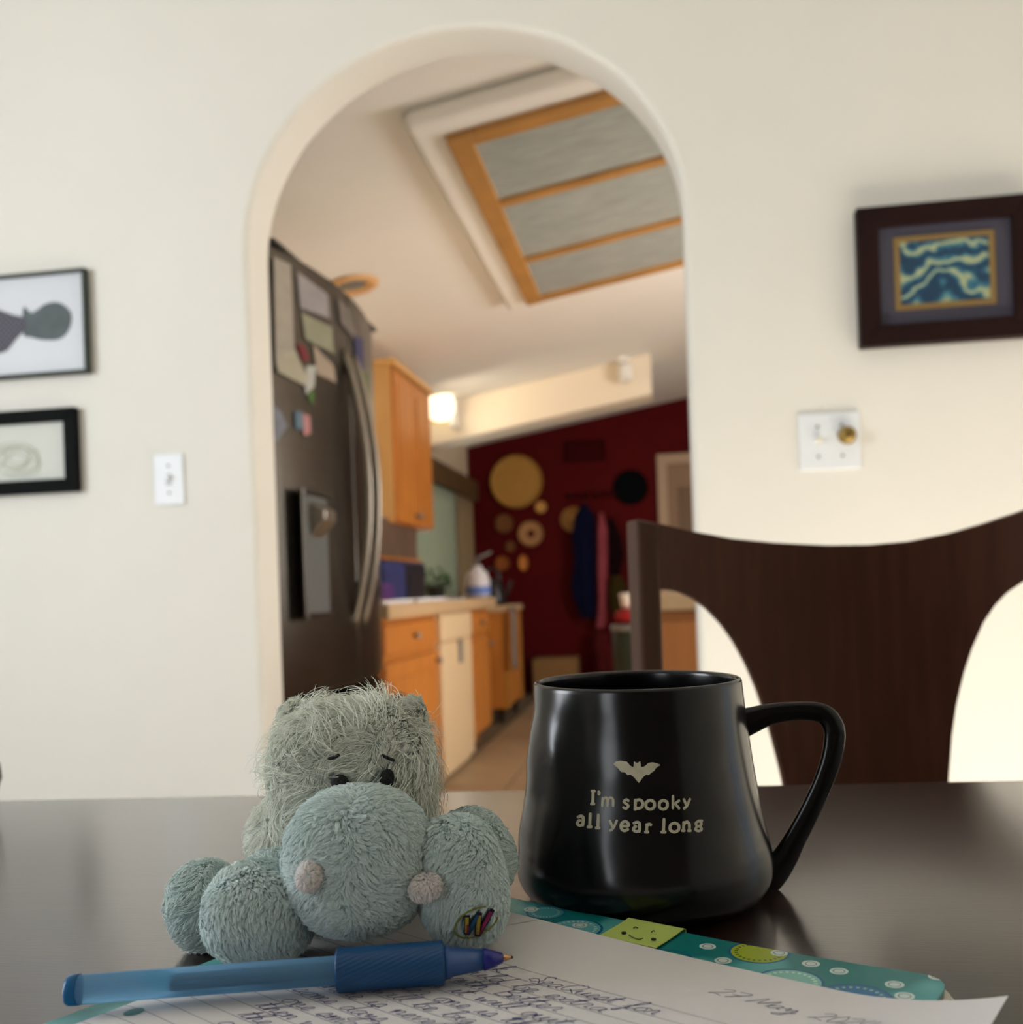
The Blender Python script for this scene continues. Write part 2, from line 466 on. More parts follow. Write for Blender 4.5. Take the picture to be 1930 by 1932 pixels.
# spot fixture on the beam near its right end
t = thing('spotlight', 'small white double spotlight on the ceiling beam near its right end', 'lamp', onY(1178, 690, YB-0.03))
a0 = onY(1172, 662, YB-0.05); a1 = onY(1180, 712, YB-0.07)
MB().tube([a0, a0 + (a1-a0)*0.45], 0.04, 16).build('spot_head', M_white, parent=t, smooth=True, bevel=0.008)
MB().tube([a0 + (a1-a0)*0.6, a1 + (a1-a0)*0.15], 0.048, 16).build('spot_head', M_white, parent=t, smooth=True, bevel=0.008)
MB().box(onY(1176, 690, YB-0.03)-Vector((0.03, 0.0, 0.05)), onY(1176, 690, YB-0.03)+Vector((0.03, 0.028, 0.05))).build('bracket', M_white, parent=t, bevel=0.005)

# ------------------------------------------------------------------ kitchen: refrigerator
def fridge():
    zt = 1.80; zb = 0.645          # doors, drawer below
    yn = 2.36; yf = 3.27
    xf = -0.965                     # door plane at the edges
    ym = (yn+yf)/2
    t = thing('refrigerator', 'stainless french-door refrigerator covered with papers behind the arch', 'refrigerator', (XL+0.4, ym, 0))
    bulge = lambda y: 0.062*(1-((y-ym)/((yf-yn)/2))**2)
    MB().box((XL+0.02, yn+0.01, 0.04), (xf-0.07, yf-0.01, zt-0.02)).build('body', mat('fridge_side_grey', srgb(70, 68, 64), 0.5), parent=t, bevel=0.01)
    def door(y0, y1, z0, z1, nm):
        b = MB(); n = 12
        pts = [(xf-0.065, y0)] + [(xf+bulge(y0+(y1-y0)*i/n), y0+(y1-y0)*i/n) for i in range(n+1)] + [(xf-0.065, y1)]
        b.prism([(x, y, z0) for x, y in pts], (0, 0, z1-z0))
        return b.build(nm, M_steel, parent=t, bevel=0.006)
    door(yn, ym-0.004, zb, zt, 'door'); door(ym+0.004, yf, zb, zt, 'door')
    door(yn, yf, 0.10, zb-0.02, 'freezer_drawer')
    MB().box((xf-0.06, yn+0.02, zb-0.018), (xf-0.01, yf-0.02, zb-0.002)).build('door_gasket', M_black, parent=t)
    MB().box((xf-0.06, yn+0.01, zt), (xf+0.02, yf-0.01, zt+0.012)).build('hinge_cover', M_black, parent=t)
    # handles: tall bows either side of the seam
    for s in (-1, 1):
        y = ym + s*0.045
        b = MB(); pts = []
        for i in range(25):
            u = i/24; z = 0.81 + (1.62-0.81)*u
            pts.append((xf+0.045+0.012+0.062*math.sin(math.pi*u)**0.8, y, z))
        b.tube(pts, 0.014, 12, flat=1.0)
        b.box((xf+0.03, y-0.012, 0.815), (xf+0.07, y+0.012, 0.85)); b.box((xf+0.03, y-0.012, 1.58), (xf+0.07, y+0.012, 1.615))
        b.build('handle', M_steel2, parent=t, smooth=True)
    b = MB(); b.tube([(xf+0.085, yn+0.1, 0.565), (xf+0.105, ym, 0.57), (xf+0.085, yf-0.1, 0.565)], 0.014, 12)
    b.build('drawer_handle', M_steel2, parent=t, smooth=True)
    # dispenser in the near door
    y0, y1 = yn+0.075, ym-0.08; z0, z1 = 0.86, 1.17
    xs = xf+bulge((y0+y1)/2)
    b = MB()
    b.box((xs-0.004, y0-0.015, z0-0.015), (xs+0.006, y0, z1+0.015)); b.box((xs-0.004, y1, z0-0.015), (xs+0.006, y1+0.015, z1+0.015))
    b.box((xs-0.004, y0, z0-0.015), (xs+0.006, y1, z0)); b.box((xs-0.004, y0, z1), (xs+0.006, y1, z1+0.015))
    d = b.build('dispenser_frame', M_steel, parent=t, bevel=0.003)
    MB().box((xs-0.004, y0, z0), (xs+0.003, y1, z1)).build('dispenser_recess', mat('dispenser_dark', srgb(112, 116, 116), 0.3), parent=d)
    MB().prism([(xs+0.002, y0+0.04, 1.155), (xs+0.045, y0+0.04, 1.13), (xs+0.045, y0+0.04, 1.105), (xs+0.002, y0+0.04, 1.06)], (0, 0.09, 0)).build('dispenser_spout', M_steel2, parent=d, bevel=0.004)
    return xf, bulge
FX, fb = fridge()
def fridge_item(name, label, cat, quad_px, color, extra=None):
    """flat paper or magnet lying on the curved fridge door; quad in photo points read on the door plane"""
    def fn(u, v, s):
        (ax_, ay_), (bx_, by_), (cx_, cy_), (dx_, dy_) = quad_px
        px = (ax_*(1-u)+bx_*u)*(1-v) + (dx_*(1-u)+cx_*u)*v; py = (ay_*(1-u)+by_*u)*(1-v) + (dy_*(1-u)+cy_*u)*v
        x = FX+0.03
        for _ in range(5):
            p = onX(px, py, x); x = FX + fb(min(max(p.y, 2.36), 3.27)) + 0.004
        return p + Vector((0.0012 if s == 0 else 0, 0, 0))
    o = MB().sheet(fn, 6, 3, 0.001).build(name, mat('paper_' + '_'.join(str(int(c)) for c in color), srgb(*color), 0.6, var=0.18, scale=25), bevel=0)
    return tag(o, label, cat, 'papers and magnets on the fridge door')
FI = [
 ('paper_sheet', 'long greyish paper hung at the near top corner of the fridge door', 'paper', [(516,484),(548,500),(556,690),(520,690)], (170,162,148)),
 ('paper_sheet', 'lilac-grey printed sheet at the top of the fridge door', 'paper', [(560,512),(618,556),(622,602),(566,580)], (160,154,154)),
 ('paper_sheet', 'pale green note below the lilac-grey sheet on the fridge', 'paper', [(568,590),(626,618),(630,668),(576,640)], (150,150,124)),
 ('paper_sheet', 'cream wide sheet ending in a point low on the fridge papers', 'paper', [(520,668),(556,660),(590,735),(524,702)], (176,170,146)),
 ('paper_card', 'beige card beside the fridge handles', 'paper', [(590,650),(628,690),(634,722),(598,706)], (172,155,136)),
 ('red_magnet', 'dark red magnet clip holding papers on the fridge', 'magnet', [(559,648),(574,652),(584,678),(572,684)], (120,10,16)),
 ('paper_slip', 'white narrow slip hanging below the red magnet', 'paper', [(578,690),(596,690),(592,730),(576,745)], (190,192,184)),
 ('green_magnet', 'small green magnet at the end of the white slip', 'magnet', [(582,738),(592,738),(590,762),(582,758)], (70,110,30)),
 ('round_magnet', 'oval blue and pink magnet in the middle of the fridge door', 'magnet', [(556,776),(570,776),(572,812),(558,808)], (90,120,140)),
 ('round_magnet', 'pink half of the oval magnet in the middle of the fridge door', 'magnet', [(570,780),(584,784),(586,818),(573,822)], (190,130,130)),
 ('photo_card', 'blue-grey postcard cut off by the arch edge on the fridge', 'paper', [(516,764),(530,778),(542,804),(518,838)], (120,124,136)),
 ('photo_card', 'grey photo on the far fridge door near its top', 'paper', [(636,560),(664,590),(668,640),(642,610)], (120,112,104)),
 ('photo_card', 'violet-blue picture on the far fridge door', 'paper', [(668,632),(684,640),(686,700),(672,690)], (62,60,104)),
 ('photo_card', 'green leafy picture on the far fridge door', 'paper', [(680,700),(694,705),(698,800),(684,790)], (92,112,66)),
 ('photo_card', 'dark teal picture lowest on the far fridge door', 'paper', [(690,800),(702,806),(702,870),(692,864)], (40,60,60)),
]
for f in FI: fridge_item(*f)

# ------------------------------------------------------------------ kitchen: cabinets
XB = -1.065
def y_on(px, X=XB): return onX(px, 1250, X).y
zc = 0.865
yA, yA2, yD2, yC2 = y_on(724), y_on(830), y_on(889), y_on(927)
def base_cabinet(label, y0, y1, group=None, knob=True):
    t = thing('base_cabinet', label, 'cabinet', (-1.4, (y0+y1)/2, 0), group)
    MB().box((XL+0.01, y0+0.001, 0.09), (XB-0.02, y1-0.001, zc-0.06)).box((XL+0.01, y0+0.01, 0), (XB-0.09, y1-0.01, 0.09)).build('body', M_oak, parent=t)
    s = 0.035
    dr = MB().box((XB-0.02, y0+s, 0.665), (XB, y1-s, 0.785)).build('drawer', M_oak, parent=t, bevel=0.006)
    MB().lathe([(0.012, 0), (0.012, 0.015), (0.017, 0.022), (0.012, 0.03)], (XB, (y0+y1)/2, 0.725), 14, (1,0,0)).build('knob', M_steel2, parent=dr, smooth=True)
    d = MB().box((XB-0.02, y0+s, 0.11), (XB, y1-s, 0.635)).build('door', M_oak, parent=t, bevel=0.006)
    MB().box((XB, y0+s+0.07, 0.18), (XB+0.006, y1-s-0.07, 0.565)).build('raised_panel', M_oak, parent=d, bevel=0.005)
    MB().lathe([(0.012, 0), (0.012, 0.015), (0.017, 0.022), (0.012, 0.03)], (XB, y1-s-0.04, 0.59), 14, (1,0,0)).build('knob', M_steel2, parent=d, smooth=True)
base_cabinet('honey oak base cabinet with drawer, nearest the fridge', yA, yA2)
base_cabinet('honey oak base cabinet beyond the dishwasher', yD2, yC2)
t = thing('dishwasher', 'cream dishwasher with dark latch between the oak base cabinets', 'dishwasher', (-1.4, (yA2+yD2)/2, 0))
MB().box((XL+0.01, yA2+0.004, 0.0), (XB-0.02, yD2-0.004, zc-0.061)).build('body', M_cream, parent=t)
MB().box((XB-0.02, yA2+0.01, 0.03), (XB+0.008, yD2-0.01, 0.66)).build('door_panel', M_cream, parent=t, bevel=0.008)
MB().box((XB-0.02, yA2+0.01, 0.665), (XB+0.012, yD2-0.01, 0.80)).build('control_panel', M_cream, parent=t, bevel=0.008)
pl = onX(867, 1228, XB+0.008)
MB().box(pl+Vector((0,-0.03,-0.06)), pl+Vector((0.012,0.03,0.06))).build('latch', M_gray, parent=t, bevel=0.004)
t = MB().box((XL+0.005, yA-0.02, zc-0.058), (XB+0.035, yC2+0.03, zc)).build('countertop', M_counter, bevel=0.008)
tag(t, 'tan laminate countertop over the left oak cabinets', 'countertop')
XU = -1.37
yu0, yu1 = onX(745, 830, XU).y, onX(815, 860, XU).y
zu0, zu1 = onX(746, 984, XU).z, onX(742, 690, XU).z
t = thing('wall_cabinet', 'honey oak wall cabinet hung above the counter past the fridge', 'cabinet', (-1.5, yu0, zu0))
MB().box((XL+0.002, yu0+0.018, zu0), (XU-0.02, yu1, zu1)).build('body', M_oak, parent=t)
MB().box((XL+0.002, yu0, zu0), (XU-0.02, yu0+0.017, zu1)).build('end_panel', M_oaklit, parent=t, bevel=0.003)
MB().box((XL+0.002, yu0-0.02, zu1), (XU+0.02, yu1+0.02, zu1+0.035)).build('crown_trim', M_oaklit, parent=t, bevel=0.008)
ymid = (yu0+yu1)/2
for a, b_, k in ((yu0+0.01, ymid-0.003, 1), (ymid+0.003, yu1-0.01, -1)):
    d = MB().box((XU-0.02, a, zu0+0.01), (XU, b_, zu1-0.01)).build('door', M_oak, parent=t, bevel=0.005)
    MB().box((XU, a+0.06, zu0+0.08), (XU+0.006, b_-0.06, zu1-0.08)).build('raised_panel', M_oak, parent=d, bevel=0.005)
    yk = b_-0.03 if k > 0 else a+0.03
    MB().lathe([(0.012, 0), (0.012, 0.015), (0.018, 0.022), (0.012, 0.03)], (XU, yk, zu0+0.06), 14, (1,0,0)).build('knob', M_steel2, parent=d, smooth=True)

# things under the wall cabinet and on the counter
def can(name, label, cat, px, py_base, X, r, h, color, group=None, lid=None):
    p = onX(px, 1100, X); p.z = zc
    t = thing(name, label, cat, p, group)
    MB().lathe([(r*0.9, 0), (r, 0.006), (r, h*0.9), (r*0.93, h)], p, 24).build('body', mat(name+'_c%d%d%d' % color, srgb(*color), 0.4), parent=t, smooth=True)
    MB().lathe([(r*0.96, h*0.9), (r*0.97, h*1.05), (r*0.8, h*1.07)], p, 24).build('lid', mat(name+'_lid', srgb(*(lid or (60,55,50))), 0.4), parent=t, smooth=True)
def crate(name, label, cat, px0, px1, X, h, color, depth=0.16, z0=None, trim=None):
    a = onX(px0, 1100, X); b_ = onX(px1, 1100, X)
    z0 = zc+0.0005 if z0 is None else z0
    t = thing(name, label, cat, (X-depth/2, (a.y+b_.y)/2, z0))
    MB().box((X-depth, a.y, z0), (X, b_.y, z0+h)).build('body', mat(name+'_%d_%d_%d' % color, srgb(*color), 0.45, var=0.3, scale=12), parent=t, bevel=0.01)
    MB().box((X-depth+0.01, a.y+0.01, z0+h), (X-0.01, b_.y-0.01, z0+h+0.012)).build('lid', mat(name+'_l_%d_%d_%d' % color, srgb(*(trim or color)), 0.4), parent=t, bevel=0.004)
crate('blue_box', 'dark blue box with purple print on the counter by the fridge', 'box', 728, 766, -1.30, 0.195, (52, 62, 120), 0.14, trim=(30,30,60))
crate('purple_box', 'small purple packet in front of the dark blue box', 'box', 724, 744, -1.19, 0.075, (92, 50, 120), 0.08)
crate('coffee_maker', 'black coffee maker with blue tank on the counter', 'appliance', 770, 804, -1.30, 0.195, (22, 22, 34), 0.18, trim=(50,60,100))
crate('microwave', 'grey-brown microwave on a shelf under the wall cabinet', 'microwave', 716, 790, -1.42, 0.20, (112, 92, 78), 0.26, z0=zc+0.235, trim=(150,140,132))
# shelf that carries it
b = MB(); a_ = onX(716, 1100, -1.42); c_ = onX(790, 1100, -1.42)
b.box((XL+0.003, a_.y-0.01, zc+0.215), (-1.40, c_.y+0.01, zc+0.2345)).box((XL+0.003, a_.y-0.01, zc+0.001), (XL+0.02, c_.y+0.01, zc+0.215))
tag(b.build('wall_shelf', M_oak, bevel=0.002), 'oak shelf on the wall carrying the microwave', 'shelf')
# white slabs added in place of the bright sheen along the counter edge
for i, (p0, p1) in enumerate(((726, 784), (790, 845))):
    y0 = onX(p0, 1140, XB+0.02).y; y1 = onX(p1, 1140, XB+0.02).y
    t = MB().box((XB-0.10, y0, zc+0.0005), (XB+0.02, y1-0.02, zc+0.016)).build('sheen_slab', mat('white_sheen_slab', srgb(250, 250, 255), 0.15), bevel=0.006)
    tag(t, ('flat white slab standing in for the counter sheen nearest the fridge', 'flat white slab standing in for the counter sheen beside the first slab')[i], 'sheen_slab')
# potted herb
pp = onX(822, 1100, -1.32); pp.z = zc
t = thing('potted_herb', 'small green potted herb on the counter by the curtain', 'plant', pp)
MB().lathe([(0.045, 0), (0.06, 0.07), (0.063, 0.075), (0.05, 0.07)], pp, 20).build('pot', mat('dark_pot', srgb(40, 44, 40), 0.5), parent=t, smooth=True)
b = MB()
for i in range(90):
    d = Vector((rng.gauss(0,1), rng.gauss(0,1), abs(rng.gauss(0,0.9)))).normalized()
    c = pp + Vector((0,0,0.075)) + d*rng.uniform(0.03, 0.10)
    s = Vector((rng.gauss(0,1), rng.gauss(0,1), rng.gauss(0,1))).normalized(); s = (s - d*s.dot(d)).normalized()
    b.add([c, c+s*0.012+d*0.012, c+d*0.03, c-s*0.012+d*0.012], [(0,1,2,3)])
    b.add([pp+Vector((0,0,0.06)), pp+Vector((0.002,0,0.06)), c], [(0,1,2)])
o = b.build('foliage', mat('herb_green', srgb(42, 90, 40), 0.6, var=0.4, scale=60), parent=t); o['kind'] = 'stuff'
# jug with pump
pj = onX(902, 1120, -1.12); pj.z = zc
t = thing('pump_jug', 'white plastic jug with blue label and pump at the counter end', 'bottle', pj)
MB().lathe([(0.055, 0.0), (0.072, 0.01), (0.074, 0.10), (0.060, 0.15), (0.03, 0.175), (0.028, 0.195)], pj, 28).build('body', mat('hazy_white_plastic', srgb(205, 205, 212), 0.35), parent=t, smooth=True)
MB().lathe([(0.0755, 0.02), (0.0755, 0.07)], pj, 28, caps=False).build('label', mat('blue_label', srgb(90, 120, 190), 0.5), parent=t, smooth=True)
MB().tube([pj+Vector((0,0,0.19)), pj+Vector((0.0,0.0,0.235)), pj+Vector((0.03,0.0,0.25)), pj+Vector((0.09,0,0.275))], [0.012,0.009,0.009,0.006], 10).build('pump', M_gray, parent=t, smooth=True)
# kitchen cart and kettle
yc0, yc1, xc1 = 6.62, 7.35, -1.09
t = thing('kitchen_cart', 'yellow wood kitchen cart on black casters past the counter', 'cart', (-1.4, 7.0, 0))
M_cart = mat('yellow_pine', srgb(178, 122, 42), 0.5, var=0.2, scale=8, stretch=(6, 6, 0.6))
MB().box((-1.66, yc0-0.02, 0.76), (xc1+0.02, yc1+0.02, 0.80)).build('top', M_counter, parent=t, bevel=0.006)
MB().box((-1.64, yc0, 0.10), (xc1-0.01, yc1, 0.76)).build('body', M_oak, parent=t)
for yy in (yc0, yc1-0.05): MB().box((xc1-0.01, yy, 0.09), (xc1+0.005, yy+0.05, 0.76)).build('post', M_cart, parent=t, bevel=0.003)
MB().box((xc1-0.01, yc0+0.06, 0.14), (xc1-0.002, yc1-0.06, 0.72)).build('side_panel', M_oak, parent=t, bevel=0.003)
for xx, yy in ((xc1-0.05, yc0+0.05), (xc1-0.05, yc1-0.05), (-1.58, yc0+0.05), (-1.58, yc1-0.05)):
    MB().lathe([(0.03, -0.016), (0.045, -0.012), (0.045, 0.012), (0.03, 0.016)], (xx, yy, 0.0455), 18, (1,0,0)).box((xx-0.02, yy-0.02, 0.06), (xx+0.02, yy+0.02, 0.10)).build('caster', M_black, parent=t, smooth=False)
tw = MB().sheet(lambda u, v, s: Vector((xc1+0.05+0.012*math.sin(u*9)+ (0.0 if s else 0.006), yc0-0.05+0.13*u - 0.0, 0.79-0.42*v)), 12, 8, 0.004).build('hand_towel', mat('grey_cloth', srgb(118, 112, 106), 0.9, bump=0.3), smooth=True)
tag(tw, 'grey hand towel hanging from the kitchen cart', 'towel')
pk = Vector((-1.20, 6.85, 0.80))
t = thing('kettle', 'black kettle on the kitchen cart', 'kettle', pk)
MB().lathe([(0.08, 0), (0.085, 0.02), (0.075, 0.13), (0.05, 0.18), (0.01, 0.19)], pk, 28).build('body', M_black, parent=t, smooth=True)
MB().tube(crom([pk+Vector((0.07,0,0.05)), pk+Vector((0.11,0,0.11)), pk+Vector((0.13,0,0.17))]), 0.012, 10).build('spout', M_black, parent=t, smooth=True)
MB().tube(crom([pk+Vector((0.05,0,0.17)), pk+Vector((0.03,0,0.25)), pk+Vector((-0.05,0,0.25)), pk+Vector((-0.06,0,0.15))]), 0.009, 10).build('handle', M_black, parent=t, smooth=True)

# valance and curtain on the left wall
M_val = mat('brown_valance_wood', srgb(96, 72, 44), 0.6, var=0.3, scale=6)
zv1 = onX(890, 903, XL+0.1).z; zv0 = zv1-0.17
t = MB().box((XL+0.002, 6.2, zv0), (XL+0.10, 8.66, zv1)).build('curtain_valance', M_val, bevel=0.006)
tag(t, 'brown wooden curtain valance on the kitchen left wall', 'valance')
def cloth(y0, y1, z0, z1, x, amp, n, name, label, m):
    def fn(u, v, s): return Vector((x + amp*math.sin(u*n*2*math.pi)*(0.6+0.4*v) + (0.004 if s == 0 else 0), y0+(y1-y0)*u, z1+(z0-z1)*v))
    o = MB().sheet(fn, n*8, 6, 0.004).build(name, m, smooth=True); tag(o, label, 'curtain'); return o
cloth(6.3, 7.85, 0.88, zv0, XL+0.05, 0.018, 12, 'curtain', 'pale green-grey curtain below the brown valance', mat('green_grey_curtain', srgb(150, 165, 145), 0.8))
cloth(7.9, 8.6, 0.05, zv0, XL+0.05, 0.015, 6, 'curtain', 'beige curtain panel next to the red wall', mat('beige_curtain', srgb(150, 130, 98), 0.8))

# ------------------------------------------------------------------ red wall
def disc(name, label, cat, px, py, rpx, m, th=0.03, dish=True, hole=0.0, ry=None, group=None):
    c = onY(px, py, YR-0.002); D = (c-CAM).dot(F); r = rpx/FPX*D
    ry = (ry or rpx)/rpx
    prof = [(max(hole*r, 0.0005), 0.0), (r*0.92, 0.0), (r, th*0.6), (r*0.97, th), (r*0.86, th*0.55), (max(hole*r, 0.0005), th*0.35)]
    b = MB().lathe(prof + ([prof[0]] if hole else []), c, 32, (0,-1,0), caps=not hole)
    for v in b.v: v.z = c.z + (v.z-c.z)*ry
    o = b.build(name, m, smooth=False); tag(o, label, cat, group); return o
disc('woven_basket', 'large round tan woven basket tray on the red wall', 'basket', 975, 909, 50, M_straw, 0.05)
disc('woven_basket', 'small tan basket disc just right of the large tray', 'basket', 1021, 957, 11, mat('light_straw', srgb(225, 170, 90), 0.8, var=0.3, scale=60), 0.03)
disc('woven_basket', 'dull brown basket disc below the large tray', 'basket', 952, 988, 18, mat('brown_straw', srgb(130, 82, 38), 0.8, var=0.3, scale=60), 0.03)
disc('woven_wreath', 'ring-shaped woven basket with dark centre on the red wall', 'basket', 1002, 1007, 24, mat('pale_straw', srgb(190, 140, 90), 0.8, var=0.3, scale=60), 0.04, hole=0.3)
disc('woven_basket', 'tiny tan disc left below the woven ring', 'basket', 964, 1031, 10, mat('brown_straw', srgb(130, 82, 38), 0.8), 0.03)
disc('woven_basket', 'orange-brown fan shaped disc above the cart', 'basket', 949, 1063, 14, mat('orange_straw', srgb(170, 96, 34), 0.8, var=0.3, scale=60), 0.03)
disc('woven_basket', 'narrow upright oval disc right of the orange-brown disc', 'basket', 988, 1062, 9, mat('light_straw2', srgb(205, 130, 60), 0.8), 0.03, ry=15)
disc('black_plate', 'round black plate hung beside the white door frame', 'plate', 1190, 920, 33, mat('black_matt', srgb(8, 9, 11), 0.9, spec=0.08), 0.03)
# air vent
c = onY(1103, 851, YR)
t = thing('air_vent', 'dark red air vent grille high on the red wall', 'vent', c)
M_vent = mat('vent_dark_red', srgb(44, 8, 12), 0.9, spec=0.08)
wv, hv = 0.18, 0.09
b = MB(); b.box(c+Vector((-wv,-0.012,-hv)), c+Vector((wv,-0.001,-hv+0.015))).box(c+Vector((-wv,-0.012,hv-0.015)), c+Vector((wv,-0.001,hv))).box(c+Vector((-wv,-0.012,-hv+0.015)), c+Vector((-wv+0.015,-0.001,hv-0.015))).box(c+Vector((wv-0.015,-0.012,-hv+0.015)), c+Vector((wv,-0.001,hv-0.015)))
b.build('frame', M_vent, parent=t)
for k in range(8):
    z = -hv+0.026+k*0.0185
    MB().box(c+Vector((-wv+0.016,-0.010,z)), c+Vector((wv-0.016,-0.002,z+0.006))).build('slat', M_vent, parent=t)
# door in the red wall
xd0 = onY(1240, 900, YR).x; zd = onY(1262, 857, YR).z; xd1 = xd0 + 0.98
d = struct(bpy.data.objects.new('door_1', None)); col.objects.link(d); d.location = (xd0+0.49, YR-0.03, 0)
MB().box((xd0, YR-0.035, 0), (xd0+0.085, YR-0.001, zd)).box((xd1-0.085, YR-0.035, 0), (xd1, YR-0.001, zd)).box((xd0+0.085, YR-0.035, zd-0.085), (xd1-0.085, YR-0.001, zd)).build('door_frame', mat('door_casing', srgb(180, 155, 130), 0.5), parent=d, bevel=0.004)
M_door = mat('tan_door', srgb(140, 112, 86), 0.5)
dl = MB().box((xd0+0.086, YR-0.02, 0.005), (xd1-0.086, YR-0.002, zd-0.086)).build('door_leaf', M_door, parent=d)
for k, (z0, z1) in enumerate(((0.15, 0.85), (1.0, 1.75))):
    for x0 in (xd0+0.17, xd0+0.52): MB().box((x0, YR-0.026, z0), (x0+0.28, YR-0.02, z1)).build('door_panel', mat('door_panel_tan', srgb(112, 88, 64), 0.5), parent=dl, bevel=0.004)
MB().ball((xd0+0.13, YR-0.06, 0.95), 0.026, 0.026, 0.026).build('door_knob', M_brass, parent=dl, smooth=True)
# coat rack with coats
cr = onY(1115, 936, YR)
t = thing('coat_rack', 'dark red wooden coat rail above the hanging coats', 'coat rack', cr)
MB().box(cr+Vector((-0.22,-0.02,-0.02)), cr+Vector((0.24,-0.001,0.03))).build('rail', mat('dark_rail', srgb(60, 5, 7), 0.9, spec=0.08), parent=t, bevel=0.004)
hooks = []
for k in range(4):
    h = cr + Vector((-0.17+k*0.12, -0.02, 0)); hooks.append(h)
    MB().tube([h, h+Vector((0,-0.04,-0.01)), h+Vector((0,-0.05,0.02))], 0.006, 8).build('hook', M_black, parent=t, smooth=True)
def coat(name, label, cat, ctr, color, depth=0.05, off=0.10, seedn=0):
    """ctr: list of (px_left, px_right, py) outline rows, hung on the rail: a folded, closed cloth body"""
    n = len(ctr); seg = 20; b = MB(); rows = []
    # refine rows
    rr = []
    for i in range(n-1):
        for k in range(4):
            u = k/4; rr.append(tuple(ctr[i][j]+(ctr[i+1][j]-ctr[i][j])*u for j in range(3)))
    rr.append(ctr[-1])
    for q_, (l_, r_, y_) in enumerate(rr):
        a = onY(l_, y_, YR-off); c = onY(r_, y_, YR-off); mid = (a+c)/2; hw = (c-a).length/2
        for k in range(seg):
            an = 2*math.pi*k/seg
            f = 1 + 0.16*math.sin(an*5+seedn) * min(1, q_/6)
            b.v.append(mid + Vector((math.cos(an)*hw*(0.95+0.05*f), -depth*(0.5+0.5*math.sin(an))*f, 0)))
    m_ = len(rr)
    for i in range(m_-1):
        for k in range(seg):
            b.f.append((i*seg+k, i*seg+(k+1) % seg, (i+1)*seg+(k+1) % seg, (i+1)*seg+k))
    b.f += [tuple(range(seg)), tuple((m_-1)*seg+k for k in range(seg))]
    o = b.build(name, mat('cloth_%d_%d_%d' % color, srgb(*color), 0.95, var=0.3, scale=10, bump=0.3, spec=0.08), smooth=True)
    tag(o, label, cat, 'coats and cloths hanging on the red wall'); return o
coat('coat', 'dark navy coat hanging on the rail of the red wall', 'coat', [(1098,1108,952),(1085,1122,975),(1080,1122,1010),(1085,1123,1060),(1078,1124,1110),(1088,1124,1140),(1098,1120,1166)], (16,17,44), 0.09)
coat('scarf', 'dusty pink scarf hanging right of the navy coat', 'scarf', [(1131,1138,968),(1128,1146,1000),(1128,1147,1040),(1128,1147,1080),(1130,1147,1128),(1128,1147,1160),(1124,1140,1185)], (158,74,84), 0.07, seedn=2)
coat('coat', 'near-black coat hanging right of the pink scarf', 'coat', [(1148,1156,976),(1148,1172,1010),(1150,1178,1045),(1152,1170,1085)], (26,8,12), 0.06, seedn=1)
coat('cloth_bag', 'olive cloth bag hanging lowest right of the scarf', 'bag', [(1154,1172,1086),(1150,1182,1105),(1150,1180,1140),(1156,1172,1160)], (58,48,18), 0.08, off=0.19, seedn=3)
coat('bag', 'faded red bag standing on the floor under the coats', 'bag', [(1122,1150,1192),(1116,1162,1215),(1122,1160,1255),(1128,1158,1296)], (82,24,26), 0.16, seedn=4)
o = MB().lathe([(0.115, 0), (0.112, 0.006), (0.06, 0.012), (0.055, 0.06), (0.03, 0.08), (0.001, 0.083)], onY(1082, 980, YR-0.012), 28, (0,-1,0.15)).build('straw_hat', mat('hat_straw', srgb(190, 135, 70), 0.8, var=0.25, scale=60), smooth=True)
tag(o, 'small straw hat hanging beside the navy coat', 'hat')
# cardboard box
xb0, xb1 = onY(1005, 1250, 8.3).x, onY(1088, 1250, 8.3).x; zb1 = onY(1045, 1244, 8.3).z
t = thing('cardboard_box', 'brown cardboard box on the floor by the red wall', 'box', ((xb0+xb1)/2, 8.45, 0))
M_cb = mat('cardboard', srgb(140, 104, 58), 0.8, var=0.1)
MB().box((xb0, 8.3, 0.001), (xb1, 8.62, zb1)).build('body', M_cb, parent=t, bevel=0.003)
xm = (xb0+xb1)/2
MB().box((xb0, 8.3, zb1+0.0005), (xm-0.002, 8.62, zb1+0.004)).build('flap', M_cb, parent=t)
MB().box((xm+0.002, 8.3, zb1+0.0005), (xb1, 8.62, zb1+0.004)).build('flap', M_cb, parent=t)

